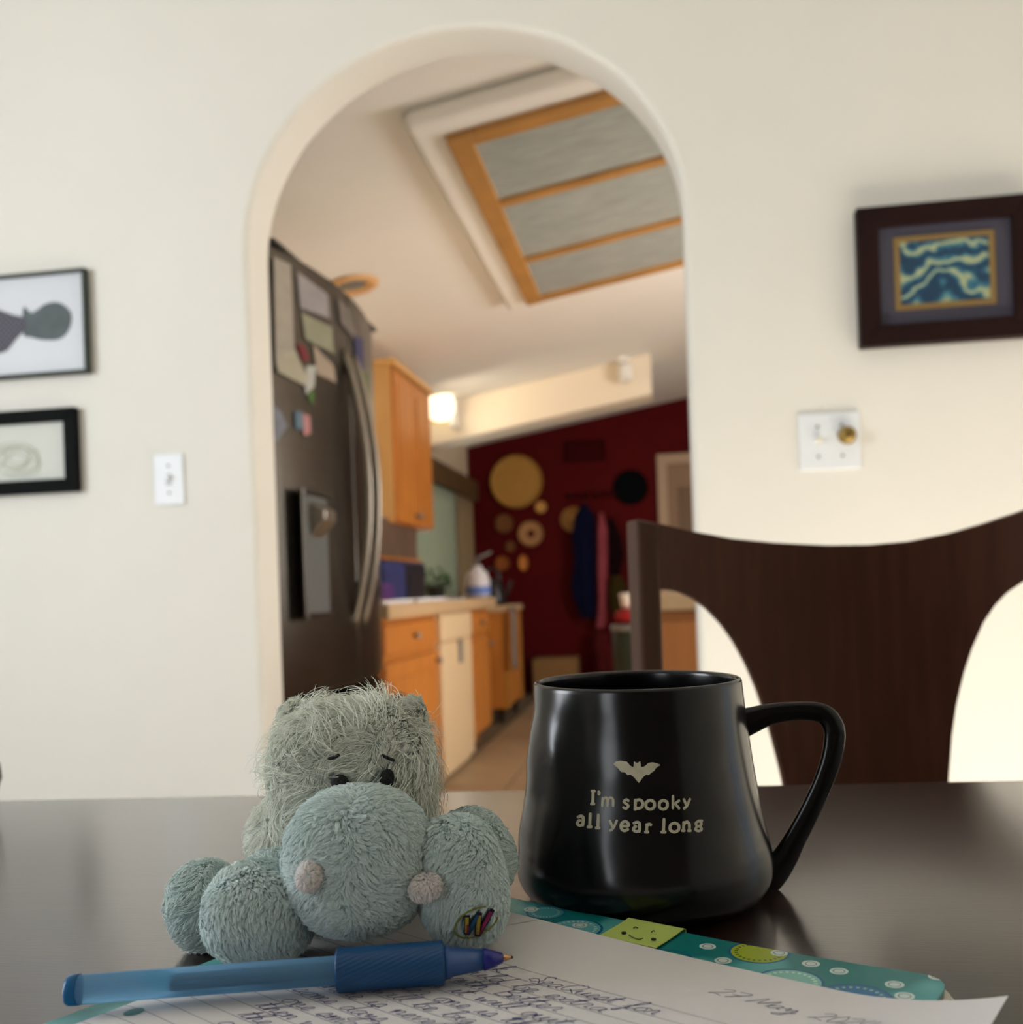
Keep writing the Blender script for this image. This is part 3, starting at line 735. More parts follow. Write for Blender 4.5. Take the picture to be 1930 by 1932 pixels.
# bin with a red bag and a white tub on it
def bin_():
    y = 5.6
    c = onY(1200, 1240, y); c.z = 0
    hz = lambda py: onY(1200, py, y).z
    t = thing('waste_bin', 'dark green waste bin behind the chair post', 'bin', c)
    h = hz(1190)
    MB().lathe([(0.10, 0.001), (0.115, 0.02), (0.13, h-0.01), (0.125, h)], c, 28).build('body', mat('bin_dark_green', srgb(22, 42, 30), 0.5), parent=t, smooth=True)
    h2 = hz(1178)
    MB().lathe([(0.128, h+0.0005), (0.138, h+0.005), (0.134, h2), (0.05, h2+0.002)], c, 28).build('lid', M_gray, parent=t, smooth=True)
    h3 = hz(1147)
    o = MB().ball(c+Vector((0, 0, (h2+h3)/2+0.002)), 0.11, 0.10, (h3-h2)/2, e=2.6, nu=28, nv=14).build('cloth_bundle', mat('red_cloth', srgb(150, 14, 22), 0.8), smooth=True)
    tag(o, 'folded red cloth bundle on the dark green bin', 'cloth')
    cc = onY(1188, 1240, y); cc.z = h3+0.001
    h4 = hz(1119)
    t2 = thing('tub', 'white tub standing on the red cloth bundle', 'tub', cc)
    MB().lathe([(0.036, 0), (0.044, (h4-h3)*0.75), (0.044, (h4-h3)*0.76)], cc, 24).build('body', M_white, parent=t2, smooth=True)
    MB().lathe([(0.046, (h4-h3)*0.765), (0.046, (h4-h3)*0.95), (0.04, (h4-h3))], cc, 24).build('lid', M_white, parent=t2, smooth=True)
bin_()

# right-hand cabinet just behind the arch
yk = 2.95
x0 = onY(1222, 1200, yk).x; zt = onY(1280, 1119, yk).z
zt = min(zt, 0.89); zsl = onY(1280, 1152, yk).z
t = thing('base_cabinet', 'oak cabinet end seen between the chair post and arch jamb', 'cabinet', (x0+0.6, yk+0.35, 0))
MB().box((x0+0.01, yk+0.02, 0.0), (x0+1.3, yk+0.7, zsl-0.001)).build('body', mat('oak_end', srgb(190, 122, 60), 0.5, var=0.15, scale=6, stretch=(6,6,0.6)), parent=t, bevel=0.003)
MB().box((x0+0.04, yk, 0.12), (x0+1.25, yk+0.02, zsl-0.03)).build('end_panel', mat('oak_end', srgb(190, 122, 60), 0.5), parent=t, bevel=0.004)
o = MB().box((x0-0.01, yk-0.03, zsl), (x0+1.33, yk+0.73, zt)).build('countertop', M_counter, bevel=0.008)
tag(o, 'tan countertop slab on the cabinet behind the arch jamb', 'countertop')
# ------------------------------------------------------------------ dining wall: switches and pictures
def W_(px, py, off): return onY(px, py, YW-off)
def rect_pts(x0, x1, z0, z1, y): return [Vector((x0,y,z0)), Vector((x1,y,z0)), Vector((x1,y,z1)), Vector((x0,y,z1))]
def plate(label, c, w, h, gang):
    t = thing('light_switch', label, 'light switch', c)
    MB().box(c+Vector((-w/2,-0.006,-h/2)), c+Vector((w/2,-0.0005,h/2))).build('cover_plate', M_plate, parent=t, bevel=0.003)
    return t
c = W_(321, 905, 0)
t = plate('single white toggle switch on the wall left of the arch', c, 0.070, 0.114, 1)
MB().box(c+Vector((-0.006,-0.0075,-0.013)), c+Vector((0.006,-0.006,0.013))).build('toggle_slot', mat('slot_grey', srgb(190,194,196), 0.5), parent=t)
MB().prism([c+Vector((-0.004,-0.007,-0.004)), c+Vector((-0.004,-0.007,0.006)), c+Vector((-0.004,-0.018,0.010)), c+Vector((-0.004,-0.018,0.004))], (0.008,0,0)).build('toggle', M_plate, parent=t)
for s in (-1, 1): MB().lathe([(0.0001,0.0),(0.003,0.0),(0.003,0.0012),(0.0001,0.0015)], c+Vector((0,-0.006,s*0.03)), 12, (0,-1,0)).build('screw', M_gray, parent=t)
c = W_(1565, 833, 0)
t = plate('white double plate with brass dimmer knob right of the arch', c, 0.118, 0.114, 2)
MB().prism([c+Vector((-0.027,-0.006,-0.005)), c+Vector((-0.027,-0.006,0.008)), c+Vector((-0.027,-0.018,0.011)), c+Vector((-0.027,-0.018,0.004))], (0.009,0,0)).build('toggle', mat('ivory_toggle', srgb(215,212,200), 0.4), parent=t)
kc = W_(1597, 822, 0.006)
MB().lathe([(0.017,0),(0.018,0.006),(0.013,0.014),(0.015,0.02),(0.007,0.024)], kc, 12, (0,-1,0)).build('dimmer_knob', M_brass, parent=t, smooth=False)
for dx in (-0.023, 0.023):
    for s in (-1, 1): MB().lathe([(0.0001,0.0),(0.003,0.0),(0.003,0.0012),(0.0001,0.0015)], c+Vector((dx,-0.006,s*0.03)), 12, (0,-1,0)).build('screw', M_gray, parent=t)

def frame(name, label, x0, x1, z0, z1, fw, depth, m, mat_m):
    y1 = YW-0.001; y0 = y1-depth
    t = thing(name, label, 'picture', ((x0+x1)/2, y1, z0))
    def bar(p):
        b = MB(); b.prism([Vector((x, y0, z)) for x, z in p], (0, depth, 0)); b.build('frame_bar', m, parent=t, bevel=0.002)
    bar([(x0,z0),(x1,z0),(x1-fw,z0+fw),(x0+fw,z0+fw)]); bar([(x0,z1),(x0+fw,z1-fw),(x1-fw,z1-fw),(x1,z1)])
    bar([(x0,z0),(x0+fw,z0+fw),(x0+fw,z1-fw),(x0,z1)]); bar([(x1,z0),(x1,z1),(x1-fw,z1-fw),(x1-fw,z0+fw)])
    yb = y0+depth*0.45
    MB().box((x0+fw*0.8, yb, z0+fw*0.8), (x1-fw*0.8, y1-0.001, z1-fw*0.8)).build('mount', mat_m, parent=t)
    return t, yb
off = 0.02
p1 = W_(159, 504, off); p2 = W_(165, 702, off)
M_thin = mat('thin_grey_frame', srgb(62, 68, 62), 0.6, spec=0.2)
M_sheet = mat('cool_white_print', srgb(212, 216, 222), 0.5)
t, yb = frame('picture_frame', 'thin grey frame with a plaid bow tie print, upper left wall', p1.x-0.32, (p1.x+p2.x)/2, p2.z, p1.z, 0.008, off, M_thin, M_sheet)
def onprint(pts, y, n=6):
    c = [W_(x, y_, YW-y) for x, y_ in pts]
    return crom(c, n, closed=True)
M_tie = mat('grey_tie_print', srgb(92, 102, 104), 0.7, var=0.25, scale=40)
M_tie2 = mat('plaid_tie_print', srgb(66, 64, 76), 0.7)
N = M_tie2.node_tree; p_ = N.nodes['Principled BSDF']
tc = N.nodes.new('ShaderNodeTexCoord'); ck = N.nodes.new('ShaderNodeTexChecker'); ck.inputs['Scale'].default_value = 160
ck.inputs['Color1'].default_value = srgb(60, 58, 70); ck.inputs['Color2'].default_value = srgb(98, 96, 108)
N.links.new(tc.outputs['Object'], ck.inputs['Vector']); N.links.new(ck.outputs['Color'], p_.inputs['Base Color'])
pr = MB().prism(onprint([(44,580),(60,590),(85,574),(108,570),(128,582),(135,600),(128,625),(110,640),(80,641),(58,636),(44,630)], yb-0.001), (0,0.0008,0)).build('tie_print_end', M_tie, parent=t)
pr = MB().prism(onprint([(-70,575),(-20,580),(5,587),(25,594),(42,598),(49,606),(49,618),(43,626),(28,642),(14,660),(0,666),(-30,672),(-70,660)], yb-0.0012), (0,0.0008,0)).build('tie_print_body', M_tie2, parent=t)
p1 = W_(139, 767, off); p2 = W_(147, 926, off)
t, yb = frame('picture_frame', 'wide black frame with a pale pencil sketch, lower left wall', p1.x-0.26, (p1.x+p2.x)/2, p2.z, p1.z, 0.030, off, mat('black_frame', srgb(10, 12, 12), 0.75, spec=0.12), mat('sketch_paper', srgb(214, 216, 208), 0.7, var=0.05, scale=8))
b = MB()
for k in range(7):
    cx, cy = 30+rng.uniform(-8, 8), 868+rng.uniform(-6, 6); rx, ry = 18+k*5, 12+k*3
    b.tube([W_(cx+rx*math.cos(a)*(1+0.1*math.sin(3*a+k)), cy+ry*math.sin(a), YW-yb+0.0006) for a in [i/28*6.283 for i in range(28)]], 0.0009, 5, closed=True)
b.build('pencil_sketch', mat('pencil', srgb(178, 182, 160), 0.8), parent=t)
off = 0.03
p1 = W_(1612, 393, off); p2 = W_(1628, 654, off); pr_ = W_(1955, 500, off)
xL = (p1.x+p2.x)/2
t, yb = frame('picture_frame', 'dark brown frame with grey-blue mat and a blue swirl picture, right wall', xL, pr_.x, p2.z, p1.z, 0.040, off, mat('mahogany_frame', srgb(34, 10, 8), 0.6, spec=0.2, var=0.4, scale=8), mat('slate_blue_mat', srgb(72, 70, 84), 0.8))
q0 = W_(1684, 447, YW-yb); q1 = W_(1882, 587, YW-yb)
g0 = Vector((q0.x, yb-0.003, q1.z)); g1 = Vector((q1.x, yb, q0.z))
zc_ = (W_(1684,447,YW-yb).z + W_(1872,437,YW-yb).z)/2
zb_ = (W_(1690,588,YW-yb).z + W_(1880,572,YW-yb).z)/2
fw = 0.010
gx0, gx1 = W_(1687,515,YW-yb).x, W_(1877,510,YW-yb).x
b = MB(); b.box((gx0,yb-0.004,zb_),(gx1,yb,zb_+fw)).box((gx0,yb-0.004,zc_-fw),(gx1,yb,zc_)).box((gx0,yb-0.004,zb_+fw),(gx0+fw,yb,zc_-fw)).box((gx1-fw,yb-0.004,zb_+fw),(gx1,yb,zc_-fw))
b.build('gold_fillet', mat('dull_gold', srgb(150, 122, 74), 0.45, metal=0.4), parent=t)
M_art = bpy.data.materials.new('blue_swirl_art'); M_art.use_nodes = True
N = M_art.node_tree; p_ = N.nodes['Principled BSDF']; p_.inputs['Roughness'].default_value = 0.5
tc = N.nodes.new('ShaderNodeTexCoord'); wv_ = N.nodes.new('ShaderNodeTexWave'); wv_.inputs['Scale'].default_value = 7; wv_.inputs['Distortion'].default_value = 16
wv_.inputs['Detail'].default_value = 3; wv_.inputs['Detail Scale'].default_value = 1.6; wv_.bands_direction = 'Z'
cr = N.nodes.new('ShaderNodeValToRGB'); el = cr.color_ramp.elements
el[0].color = srgb(24, 58, 84); el[0].position = 0.1; el[1].color = srgb(176, 178, 132); el[1].position = 1.0
e = el.new(0.45); e.color = srgb(40, 94, 122); e = el.new(0.8); e.color = srgb(84, 134, 136)
N.links.new(tc.outputs['Object'], wv_.inputs['Vector']); N.links.new(wv_.outputs['Fac'], cr.inputs['Fac']); N.links.new(cr.outputs['Color'], p_.inputs['Base Color'])
MB().box((gx0+fw, yb-0.002, zb_+fw), (gx1-fw, yb-0.0002, zc_-fw)).build('art_print', M_art, parent=t)

# ------------------------------------------------------------------ dining table
TB = 0.028
def table():
    # far edge read in lateral / depth terms, turned slightly against the lens axis
    f0 = (-0.75, 0.728); f1 = (0.75, 0.615)
    dirv = Vector((f1[0]-f0[0], f1[1]-f0[1], 0)); L = dirv.length; dirv.normalize()
    d = R*dirv.x + F*dirv.y; nrm = Vector((d.y, -d.x, 0))      # toward the viewer
    o0 = lat(f0[0], f0[1], 0); W2 = 1.0
    t = thing('dining_table', 'dark espresso dining table carrying the mug and plush toy', 'table', lat(0, 0.2, 0))
    def P(u, v, z): return o0 + d*u + nrm*v + Vector((0,0,z))
    r = 0.03; pts = []
    for cx, cy, a0 in ((r, r, math.pi), (L-r, r, 1.5*math.pi), (L-r, W2-r, 0), (r, W2-r, 0.5*math.pi)):
        for k in range(7):
            a = a0 + k/6*math.pi/2
            pts.append(P(cx+r*math.cos(a), cy+r*math.sin(a), TABLE-TB))
    MB().prism(pts, (0,0,TB)).build('tabletop', M_table, parent=t, bevel=0.005, seg=3)
    def bx(nm, u0, u1, v0, v1, z0, z1):
        MB().hexa([P(u0,v0,z0),P(u1,v0,z0),P(u1,v1,z0),P(u0,v1,z0),P(u0,v0,z1),P(u1,v0,z1),P(u1,v1,z1),P(u0,v1,z1)]).build(nm, M_table, parent=t, bevel=0.003)
    i = 0.06; g = 0.065
    for u in (i, L-i-g):
        for v in (i, W2-i-g): bx('leg', u, u+g, v, v+g, 0, TABLE-TB-0.0005)
    h = 0.08
    bx('apron', i+g, L-i-g, i+0.015, i+0.035, TABLE-TB-h, TABLE-TB-0.0005); bx('apron', i+g, L-i-g, W2-i-0.035, W2-i-0.015, TABLE-TB-h, TABLE-TB-0.0005)
    bx('apron', i+0.015, i+0.035, i+g, W2-i-g, TABLE-TB-h, TABLE-TB-0.0005); bx('apron', L-i-0.035, L-i-0.015, i+g, W2-i-g, TABLE-TB-h, TABLE-TB-0.0005)
table()

# ------------------------------------------------------------------ dining chair
def chair():
    t = thing('dining_chair', 'dark walnut dining chair with wide curved back facing the table', 'chair', lat(0.36, 0.85, 0))
    Dm = lambda px: 1.02 - 0.075*((px-1638)/450.0)**2
    top = [(1190,976),(1230,984),(1300,1001),(1380,1016),(1460,1024),(1560,1029),(1640,1028),(1720,1021),(1800,1005),(1860,988),(1930,965),(2000,940),(2085,908)]
    bot = [(1243,1112),(1262,1113),(1285,1118),(1310,1130),(1335,1148),(1362,1176),(1388,1212),(1412,1256),(1432,1303),(1450,1355),(1466,1412),(1482,1475),(1494,1540),(1500,1700)]
    botr = [(1782,1700),(1786,1560),(1790,1475),(1795,1400),(1803,1340),(1816,1280),(1834,1225),(1856,1175),(1878,1142),(1902,1117),(1930,1098),(1965,1086),(2035,1078)]
    def topy(px): return interp(px, top)
    def boty(px):
        if px <= 1500: return interp(px, bot)
        if px >= 1782: return interp(px, botr)
        return 1790
    xs = sorted(set([1243+ (1500-1243)*i/34 for i in range(35)] + [1500+(1782-1500)*i/14 for i in range(15)] + [1782+(2035-1782)*i/34 for i in range(35)]))
    b = MB(); th = 0.018; nv = 12
    pts = {}
    for s in (0, 1):
        for i, px in enumerate(xs):
            y0, y1 = topy(px), boty(px)
            for j in range(nv+1):
                y = y0+(y1-y0)*j/nv
                p = atD(px, y, Dm(px))
                if s: p = p + F*th
                pts[(s,i,j)] = len(b.v); b.v.append(p)
    n = len(xs)-1
    for i in range(n):
        for j in range(nv):
            b.f.append((pts[0,i,j], pts[0,i,j+1], pts[0,i+1,j+1], pts[0,i+1,j]))
            b.f.append((pts[1,i,j], pts[1,i+1,j], pts[1,i+1,j+1], pts[1,i,j+1]))
        b.f.append((pts[0,i,0], pts[0,i+1,0], pts[1,i+1,0], pts[1,i,0]))
        b.f.append((pts[0,i,nv], pts[1,i,nv], pts[1,i+1,nv], pts[0,i+1,nv]))
    for i in (0, n):
        for j in range(nv): b.f.append((pts[0,i,j], pts[1,i,j], pts[1,i,j+1], pts[0,i,j+1]))
    o = b.build('backrest', M_chair, parent=t, smooth=False, bevel=0.003)
    # rear posts carry on down as legs
    for side, pa, pb in ((-1, 1199, 1243), (1, 2035, 2079)):
        Da = Dm((pa+pb)/2)
        A = atD(pa, interp(pa, top), Da); B = atD(pb, interp(pb, top), Da)
        zt_a, zt_b = A.z, B.z
        dx = B-A; dx.z = 0
        A0 = Vector((A.x, A.y, 0)); B0 = Vector((B.x, B.y, 0))
        # front face toward the table, turned a little so the outer side face shows
        k = F*0.030 - R*0.008*(-side)
        q = [A0, B0, B0+k, A0+k, Vector((A.x,A.y,zt_a)), Vector((B.x,B.y,zt_b)), Vector((B.x,B.y,zt_b))+k, Vector((A.x,A.y,zt_a))+k]
        if side == -1:
            k2 = F*0.030 - R*0.0065
            q[2] = B0+F*0.03; q[3] = A0+k2; q[6] = Vector((B.x,B.y,zt_b))+F*0.03; q[7] = Vector((A.x,A.y,zt_a))+k2
        MB().hexa(q).build('rear_leg', M_post, parent=t, bevel=0.004)
    # seat, front legs, rails
    c0 = lat(0.352, 0.80, 0); s = 0.215
    def P(a, d_, z): return lat(0.352+a, 0.98+d_, z)
    MB().hexa([P(-s,-0.40,0.44),P(s,-0.40,0.44),P(s*0.95,0.015,0.44),P(-s*0.95,0.015,0.44),P(-s,-0.40,0.475),P(s,-0.40,0.475),P(s*0.95,0.015,0.475),P(-s*0.95,0.015,0.475)]).build('seat', M_chair, parent=t, bevel=0.012, seg=3)
    for a in (-s+0.01, s-0.045):
        MB().hexa([P(a,-0.39,0),P(a+0.035,-0.39,0),P(a+0.035,-0.355,0),P(a,-0.355,0),P(a,-0.39,0.44),P(a+0.035,-0.39,0.44),P(a+0.035,-0.355,0.44),P(a,-0.355,0.44)]).build('front_leg', M_chair, parent=t, bevel=0.003)
    for a in (-s+0.02, s-0.04):
        MB().hexa([P(a,-0.355,0.38),P(a+0.02,-0.355,0.38),P(a+0.02,-0.02,0.38),P(a,-0.02,0.38),P(a,-0.355,0.44),P(a+0.02,-0.355,0.44),P(a+0.02,-0.02,0.44),P(a,-0.02,0.44)]).build('side_rail', M_chair, parent=t)
chair()

# glass dish at the far left of the table
gc = lat(-0.382, 0.655, TABLE+0.0003)
M_glass = mat('clear_glass', (0.95, 0.98, 0.98, 1), 0.05, trans=0.9, ior=1.45)
o = MB().lathe([(0.020,0),(0.030,0.003),(0.0355,0.020),(0.0345,0.030),(0.0325,0.030),(0.033,0.020),(0.028,0.006),(0.0005,0.004)], gc, 32, caps=False).build('glass_dish', M_glass, smooth=True)
tag(o, 'small clear glass dish at the far left table edge, cut off by the frame', 'dish')

# ------------------------------------------------------------------ mug
MD = 0.432
mb = atD(1215, 1700, MD); MC = Vector((mb.x, mb.y, TABLE+0.0002))
MPROF = [(0.0,0.0450),(0.002,0.0490),(0.005,0.0525),(0.010,0.0550),(0.016,0.0556),(0.022,0.0549),(0.029,0.0534),(0.040,0.0512),(0.0557,0.0489),(0.070,0.0472),(0.080,0.0462),(0.0920,0.0452)]
def mug_dimple(ang, z):
    # hand-formed facets, strongest on the viewer's left
    q = Vector((math.cos(ang)*1.7, math.sin(ang)*1.7, z*42))
    q2 = Vector((math.cos(ang)*3.1+5, math.sin(ang)*3.1, z*75))
    fade = min(1, z/0.02)*min(1, (0.093-z)/0.012)
    side = 0.62-0.38*math.sin(ang)-0.25*max(0, math.cos(ang))
    return (0.0015*noise.noise(q) + 0.0006*noise.noise(q2))*max(0, fade)*max(0.12, side)
def mug_r(ang, z): return interp(z, [(a, b_) for a, b_ in MPROF]) + mug_dimple(ang, z)
def mug_p(ang, z, off=0.0):
    """ang 0 faces the lens, positive to the viewer's right"""
    r = mug_r(ang, z)+off
    return MC + R*(r*math.sin(ang)) - F*(r*math.cos(ang)) + Vector((0,0,z))
def mug():
    t = thing('mug', 'glossy black ceramic mug with a bat and white lettering beside the plush hippo', 'mug', MC)
    seg = 160; b = MB()
    zs = [0.0]+[0.0008*i for i in range(1, 8)]+[0.006+0.001*i for i in range(0, 87)]
    rings = []
    # smooth profile
    prof = crom([Vector((r, z, 0)) for z, r in MPROF], 8)
    for k, p in enumerate(prof):
        rings.append([(p.x, p.y, True)])
    lip = [(0.0451,0.0932),(0.0447,0.0940),(0.0440,0.0944),(0.0432,0.0942),(0.0426,0.0936),(0.0424,0.0925)]
    inner = [(0.0428,0.085),(0.044,0.07),(0.047,0.045),(0.050,0.02),(0.048,0.008),(0.040,0.005),(0.0005,0.0048)]
    allp = [(p.x, p.y, 1) for p in prof] + [(r, z, 0) for r, z in lip+inner]
    for r, z, d_ in allp:
        for k in range(seg):
            a = 2*math.pi*k/seg
            rr = r + (mug_dimple(a, z) if d_ else 0)
            b.v.append(MC + R*(rr*math.sin(a)) - F*(rr*math.cos(a)) + Vector((0,0,z)))
    for i in range(len(allp)-1):
        for k in range(seg):
            k2 = (k+1) % seg
            b.f.append((i*seg+k, i*seg+k2, (i+1)*seg+k2, (i+1)*seg+k))
    b.f.append(tuple(range(seg)))
    M_mug = mat('black_satin_glaze', srgb(6, 6, 7), 0.20, spec=0.45)
    b.build('body', M_mug, parent=t, smooth=True)
    # handle
    hp = [(1392,1368),(1420,1358),(1455,1347),(1495,1342),(1533,1342),(1558,1350),(1573,1372),(1574,1400),(1566,1440),(1549,1486),(1526,1535),(1500,1583),(1478,1622),(1452,1650),(1430,1660)]
    hr = [30,25,20,17.5,18,19,20,20,19.5,19,19.5,21,25,33,36]
    path = crom([atD(x, y, MD) for x, y in hp], 5)
    rr = [interp(i/5, list(enumerate(hr)))/FPX*MD for i in range(len(path))]
    b = MB(); b.tube(path, rr, 18, flat=0.42, up=F)
    # flat factor acts along F; widen the strap a little by a soft second pass
    o = b.build('handle', M_mug, parent=t, smooth=True)
    # lettering: stamped strokes following the surface
    M_let = mat('cream_print', srgb(196, 190, 165), 0.5, var=0.15, scale=400)
    def toang(px, py):
        # photo point -> angle and height on the mug wall
        z = 0.05; a = 0
        for _ in range(12):
            r = interp(z, MPROF)
            D_ = MD - r*math.cos(a)
            p = atD(px, py, D_)
            z = min(max(p.z-MC.z, 0.001), 0.092)
            a = math.asin(max(-0.98, min(0.98, ((p-MC).dot(R))/r)))
        return a, z
    # glyph strokes on a 0..1 grid (x right, y up, x-height 0.62)
    G = {
     'I': [[(0.3,0),(0.3,1)],[(0.2,0.02),(0.4,0.02)],[(0.2,0.98),(0.4,0.98)]],
     "'": [[(0.16,0.90),(0.2,0.80),(0.16,0.72)]],
     'm': [[(0.08,0.0),(0.1,0.62)],[(0.1,0.5),(0.3,0.64),(0.44,0.5),(0.46,0.0)],[(0.46,0.5),(0.66,0.64),(0.84,0.48),(0.86,0.0)]],
     's': [[(0.58,0.56),(0.38,0.66),(0.16,0.5),(0.36,0.34),(0.58,0.18),(0.38,-0.02),(0.12,0.06)]],
     'p': [[(0.15,-0.1),(0.15,0.62)],[(0.15,0.56),(0.45,0.62),(0.66,0.42),(0.62,0.12),(0.4,0.0),(0.15,0.04)]],
     'o': [[(0.38,0.64),(0.1,0.5),(0.08,0.14),(0.38,-0.02),(0.68,0.14),(0.66,0.5),(0.38,0.64)]],
     'k': [[(0.15,0),(0.12,0.95)],[(0.58,0.6),(0.18,0.28)],[(0.3,0.36),(0.6,0.0)]],
     'y': [[(0.08,0.62),(0.34,0.16)],[(0.62,0.64),(0.36,0.1),(0.12,-0.08)]],
     'a': [[(0.12,0.6),(0.36,0.68),(0.54,0.56),(0.54,0.0)],[(0.52,0.06),(0.3,0.0),(0.1,0.14),(0.2,0.34),(0.3,0.36)]],
     'l': [[(0.22,0),(0.22,1)],[(0.1,0.01),(0.34,0.01)]],
     'e': [[(0.14,0.32),(0.6,0.34),(0.58,0.54),(0.36,0.66),(0.12,0.5),(0.1,0.16),(0.34,-0.02),(0.6,0.1)]],
     'r': [[(0.18,0.0),(0.18,0.62)],[(0.06,0.01),(0.32,0.01)],[(0.18,0.5),(0.36,0.64),(0.54,0.58)]],
     'n': [[(0.12,0.0),(0.12,0.62)],[(0.12,0.48),(0.36,0.64),(0.56,0.46),(0.58,0.0)],[(0.02,0.01),(0.2,0.01)],[(0.5,0.01),(0.68,0.01)]],
     'g': [[(0.36,0.66),(0.14,0.52),(0.14,0.36),(0.36,0.26),(0.56,0.36),(0.56,0.54),(0.36,0.66),(0.64,0.66)],[(0.36,0.26),(0.14,0.14),(0.16,-0.04),(0.42,-0.1),(0.62,0.02),(0.52,0.2),(0.36,0.26)]],
    }
    CH = [  # char, left px, right px, baseline px, height px
     ('I',1110,1120,1517,25,0.36),("'",1124,1133,1517,26,0.3),('m',1134,1158,1521,25,0.9),('s',1173,1186,1525,25,0.6),('p',1194,1211,1525,26,0.6),
     ('o',1217,1235,1526,26,0.72),('o',1242,1259,1526,26,0.72),('k',1265,1281,1525,25,0.6),('y',1287,1301,1523,25,0.65),
     ('a',1088,1102,1557,26,0.6),('l',1107,1117,1560,25,0.36),('l',1122,1132,1562,25,0.36),('y',1148,1164,1565,26,0.65),('e',1169,1186,1567,26,0.64),
     ('a',1192,1208,1569,26,0.6),('r',1216,1228,1570,24,0.55),('l',1245,1256,1570,25,0.36),('o',1262,1281,1569,26,0.72),('n',1286,1303,1567,26,0.7),('g',1309,1325,1565,25,0.7)]
    def stroke(b, pts, wpx):
        # ribbon with round ends over photo-space points, laid on the glaze
        pts = crom([Vector((x, y, 0)) for x, y in pts], 5) if len(pts) > 2 else [Vector((pts[0][0],pts[0][1],0)).lerp(Vector((pts[1][0],pts[1][1],0)), k/5) for k in range(6)]
        n = len(pts); base = len(b.v)
        d0 = (pts[1]-pts[0]).normalized(); d1 = (pts[-1]-pts[-2]).normalized()
        pts = [pts[0]-d0*wpx*0.35]+pts+[pts[-1]+d1*wpx*0.35]; ws = [wpx*0.6]+[wpx]*n+[wpx*0.6]; n += 2
        for i, p in enumerate(pts):
            t_ = (pts[min(i+1,n-1)]-pts[max(i-1,0)]).normalized(); nn = Vector((-t_.y, t_.x, 0))
            for s in (-1, 1):
                q = p+nn*s*ws[i]/2
                a, z = toang(q.x, q.y)
                b.v.append(mug_p(a, z, 0.00022))
        for i in range(n-1): b.f.append((base+2*i, base+2*i+1, base+2*i+3, base+2*i+2))
    for ch, l_, r_, by, h, adv in CH:
        b = MB()
        sx = (r_-l_)/adv*0.98
        for s in G[ch]:
            stroke(b, [(l_+x*sx+(y*h)*0.035, by-y*h) for x, y in s], 5.6 if ch not in 'sgkym' else 4.9)
        o = b.build('letter', M_let, parent=t)
    # bat emblem
    bat = [(1157,1441),(1163,1436),(1171,1435),(1183,1437),(1189,1444),(1194,1447),(1197,1444),(1196,1436),(1201,1439),(1205,1438),(1208,1435),(1209,1446),(1213,1447),(1218,1444),(1223,1439),(1231,1438),(1240,1440),(1246,1443),
           (1241,1446),(1237,1449),(1234,1454),(1231,1456),(1227,1459),(1224,1462),(1219,1461),(1213,1466),(1209,1472),(1205,1477),(1201,1472),(1196,1466),(1190,1461),(1184,1462),(1179,1457),(1172,1456),(1166,1449)]
    b = MB()
    def span(x):
        ys = []
        for k in range(len(bat)):
            (xa, ya), (xb_, yb_) = bat[k], bat[(k+1) % len(bat)]
            if (xa <= x < xb_) or (xb_ <= x < xa): ys.append(ya+(yb_-ya)*(x-xa)/(xb_-xa))
        return (min(ys), max(ys)) if len(ys) > 1 else None
    cols = [span(1157.05+k*0.8) for k in range(111)]
    for k, s_ in enumerate(cols):
        x = 1157.05+k*0.8
        lo_, hi_ = s_ if s_ else (1442.5, 1443.0)
        for j in range(7):
            a, z = toang(x, lo_+(hi_-lo_)*j/6); b.v.append(mug_p(a, z, 0.00025))
    for k in range(len(cols)-1):
        for j in range(6): b.f.append((k*7+j, k*7+j+1, (k+1)*7+j+1, (k+1)*7+j))
    o = b.build('bat_emblem', M_let, parent=t)
    return t
mug()

# ------------------------------------------------------------------ notebook, bookmark, ruled sheet, pen
AN = math.radians(37.0)
nd = Vector((math.cos(AN), -math.sin(AN))); nv_ = Vector((-math.sin(AN), -math.cos(AN)))
NTR = Vector((0.1325, 0.3060)); NW, NH = 0.221, 0.255
NTL = NTR - nd*NW
def NB(u, v, z): q = NTL + nd*u + nv_*v; return lat(q.x, q.y, TABLE+z)
def rounded(w, h, r, n=6, inset=0.0):
    pts = []
    for cx, cy, a0 in ((w-r, r, -90), (w-r, h-r, 0), (r, h-r, 90), (r, r, 180)):
        for k in range(n+1):
            a = math.radians(a0+90*k/n); pts.append((cx+(r)*math.cos(a), cy+r*math.sin(a)))
    return pts
ZN = 0.0076
t_nb = thing('notebook', 'teal patterned notebook under the loose ruled sheet', 'notebook', NB(NW/2, NH/2, 0))
M_teal = bpy.data.materials.new('teal_circle_cover'); M_teal.use_nodes = True
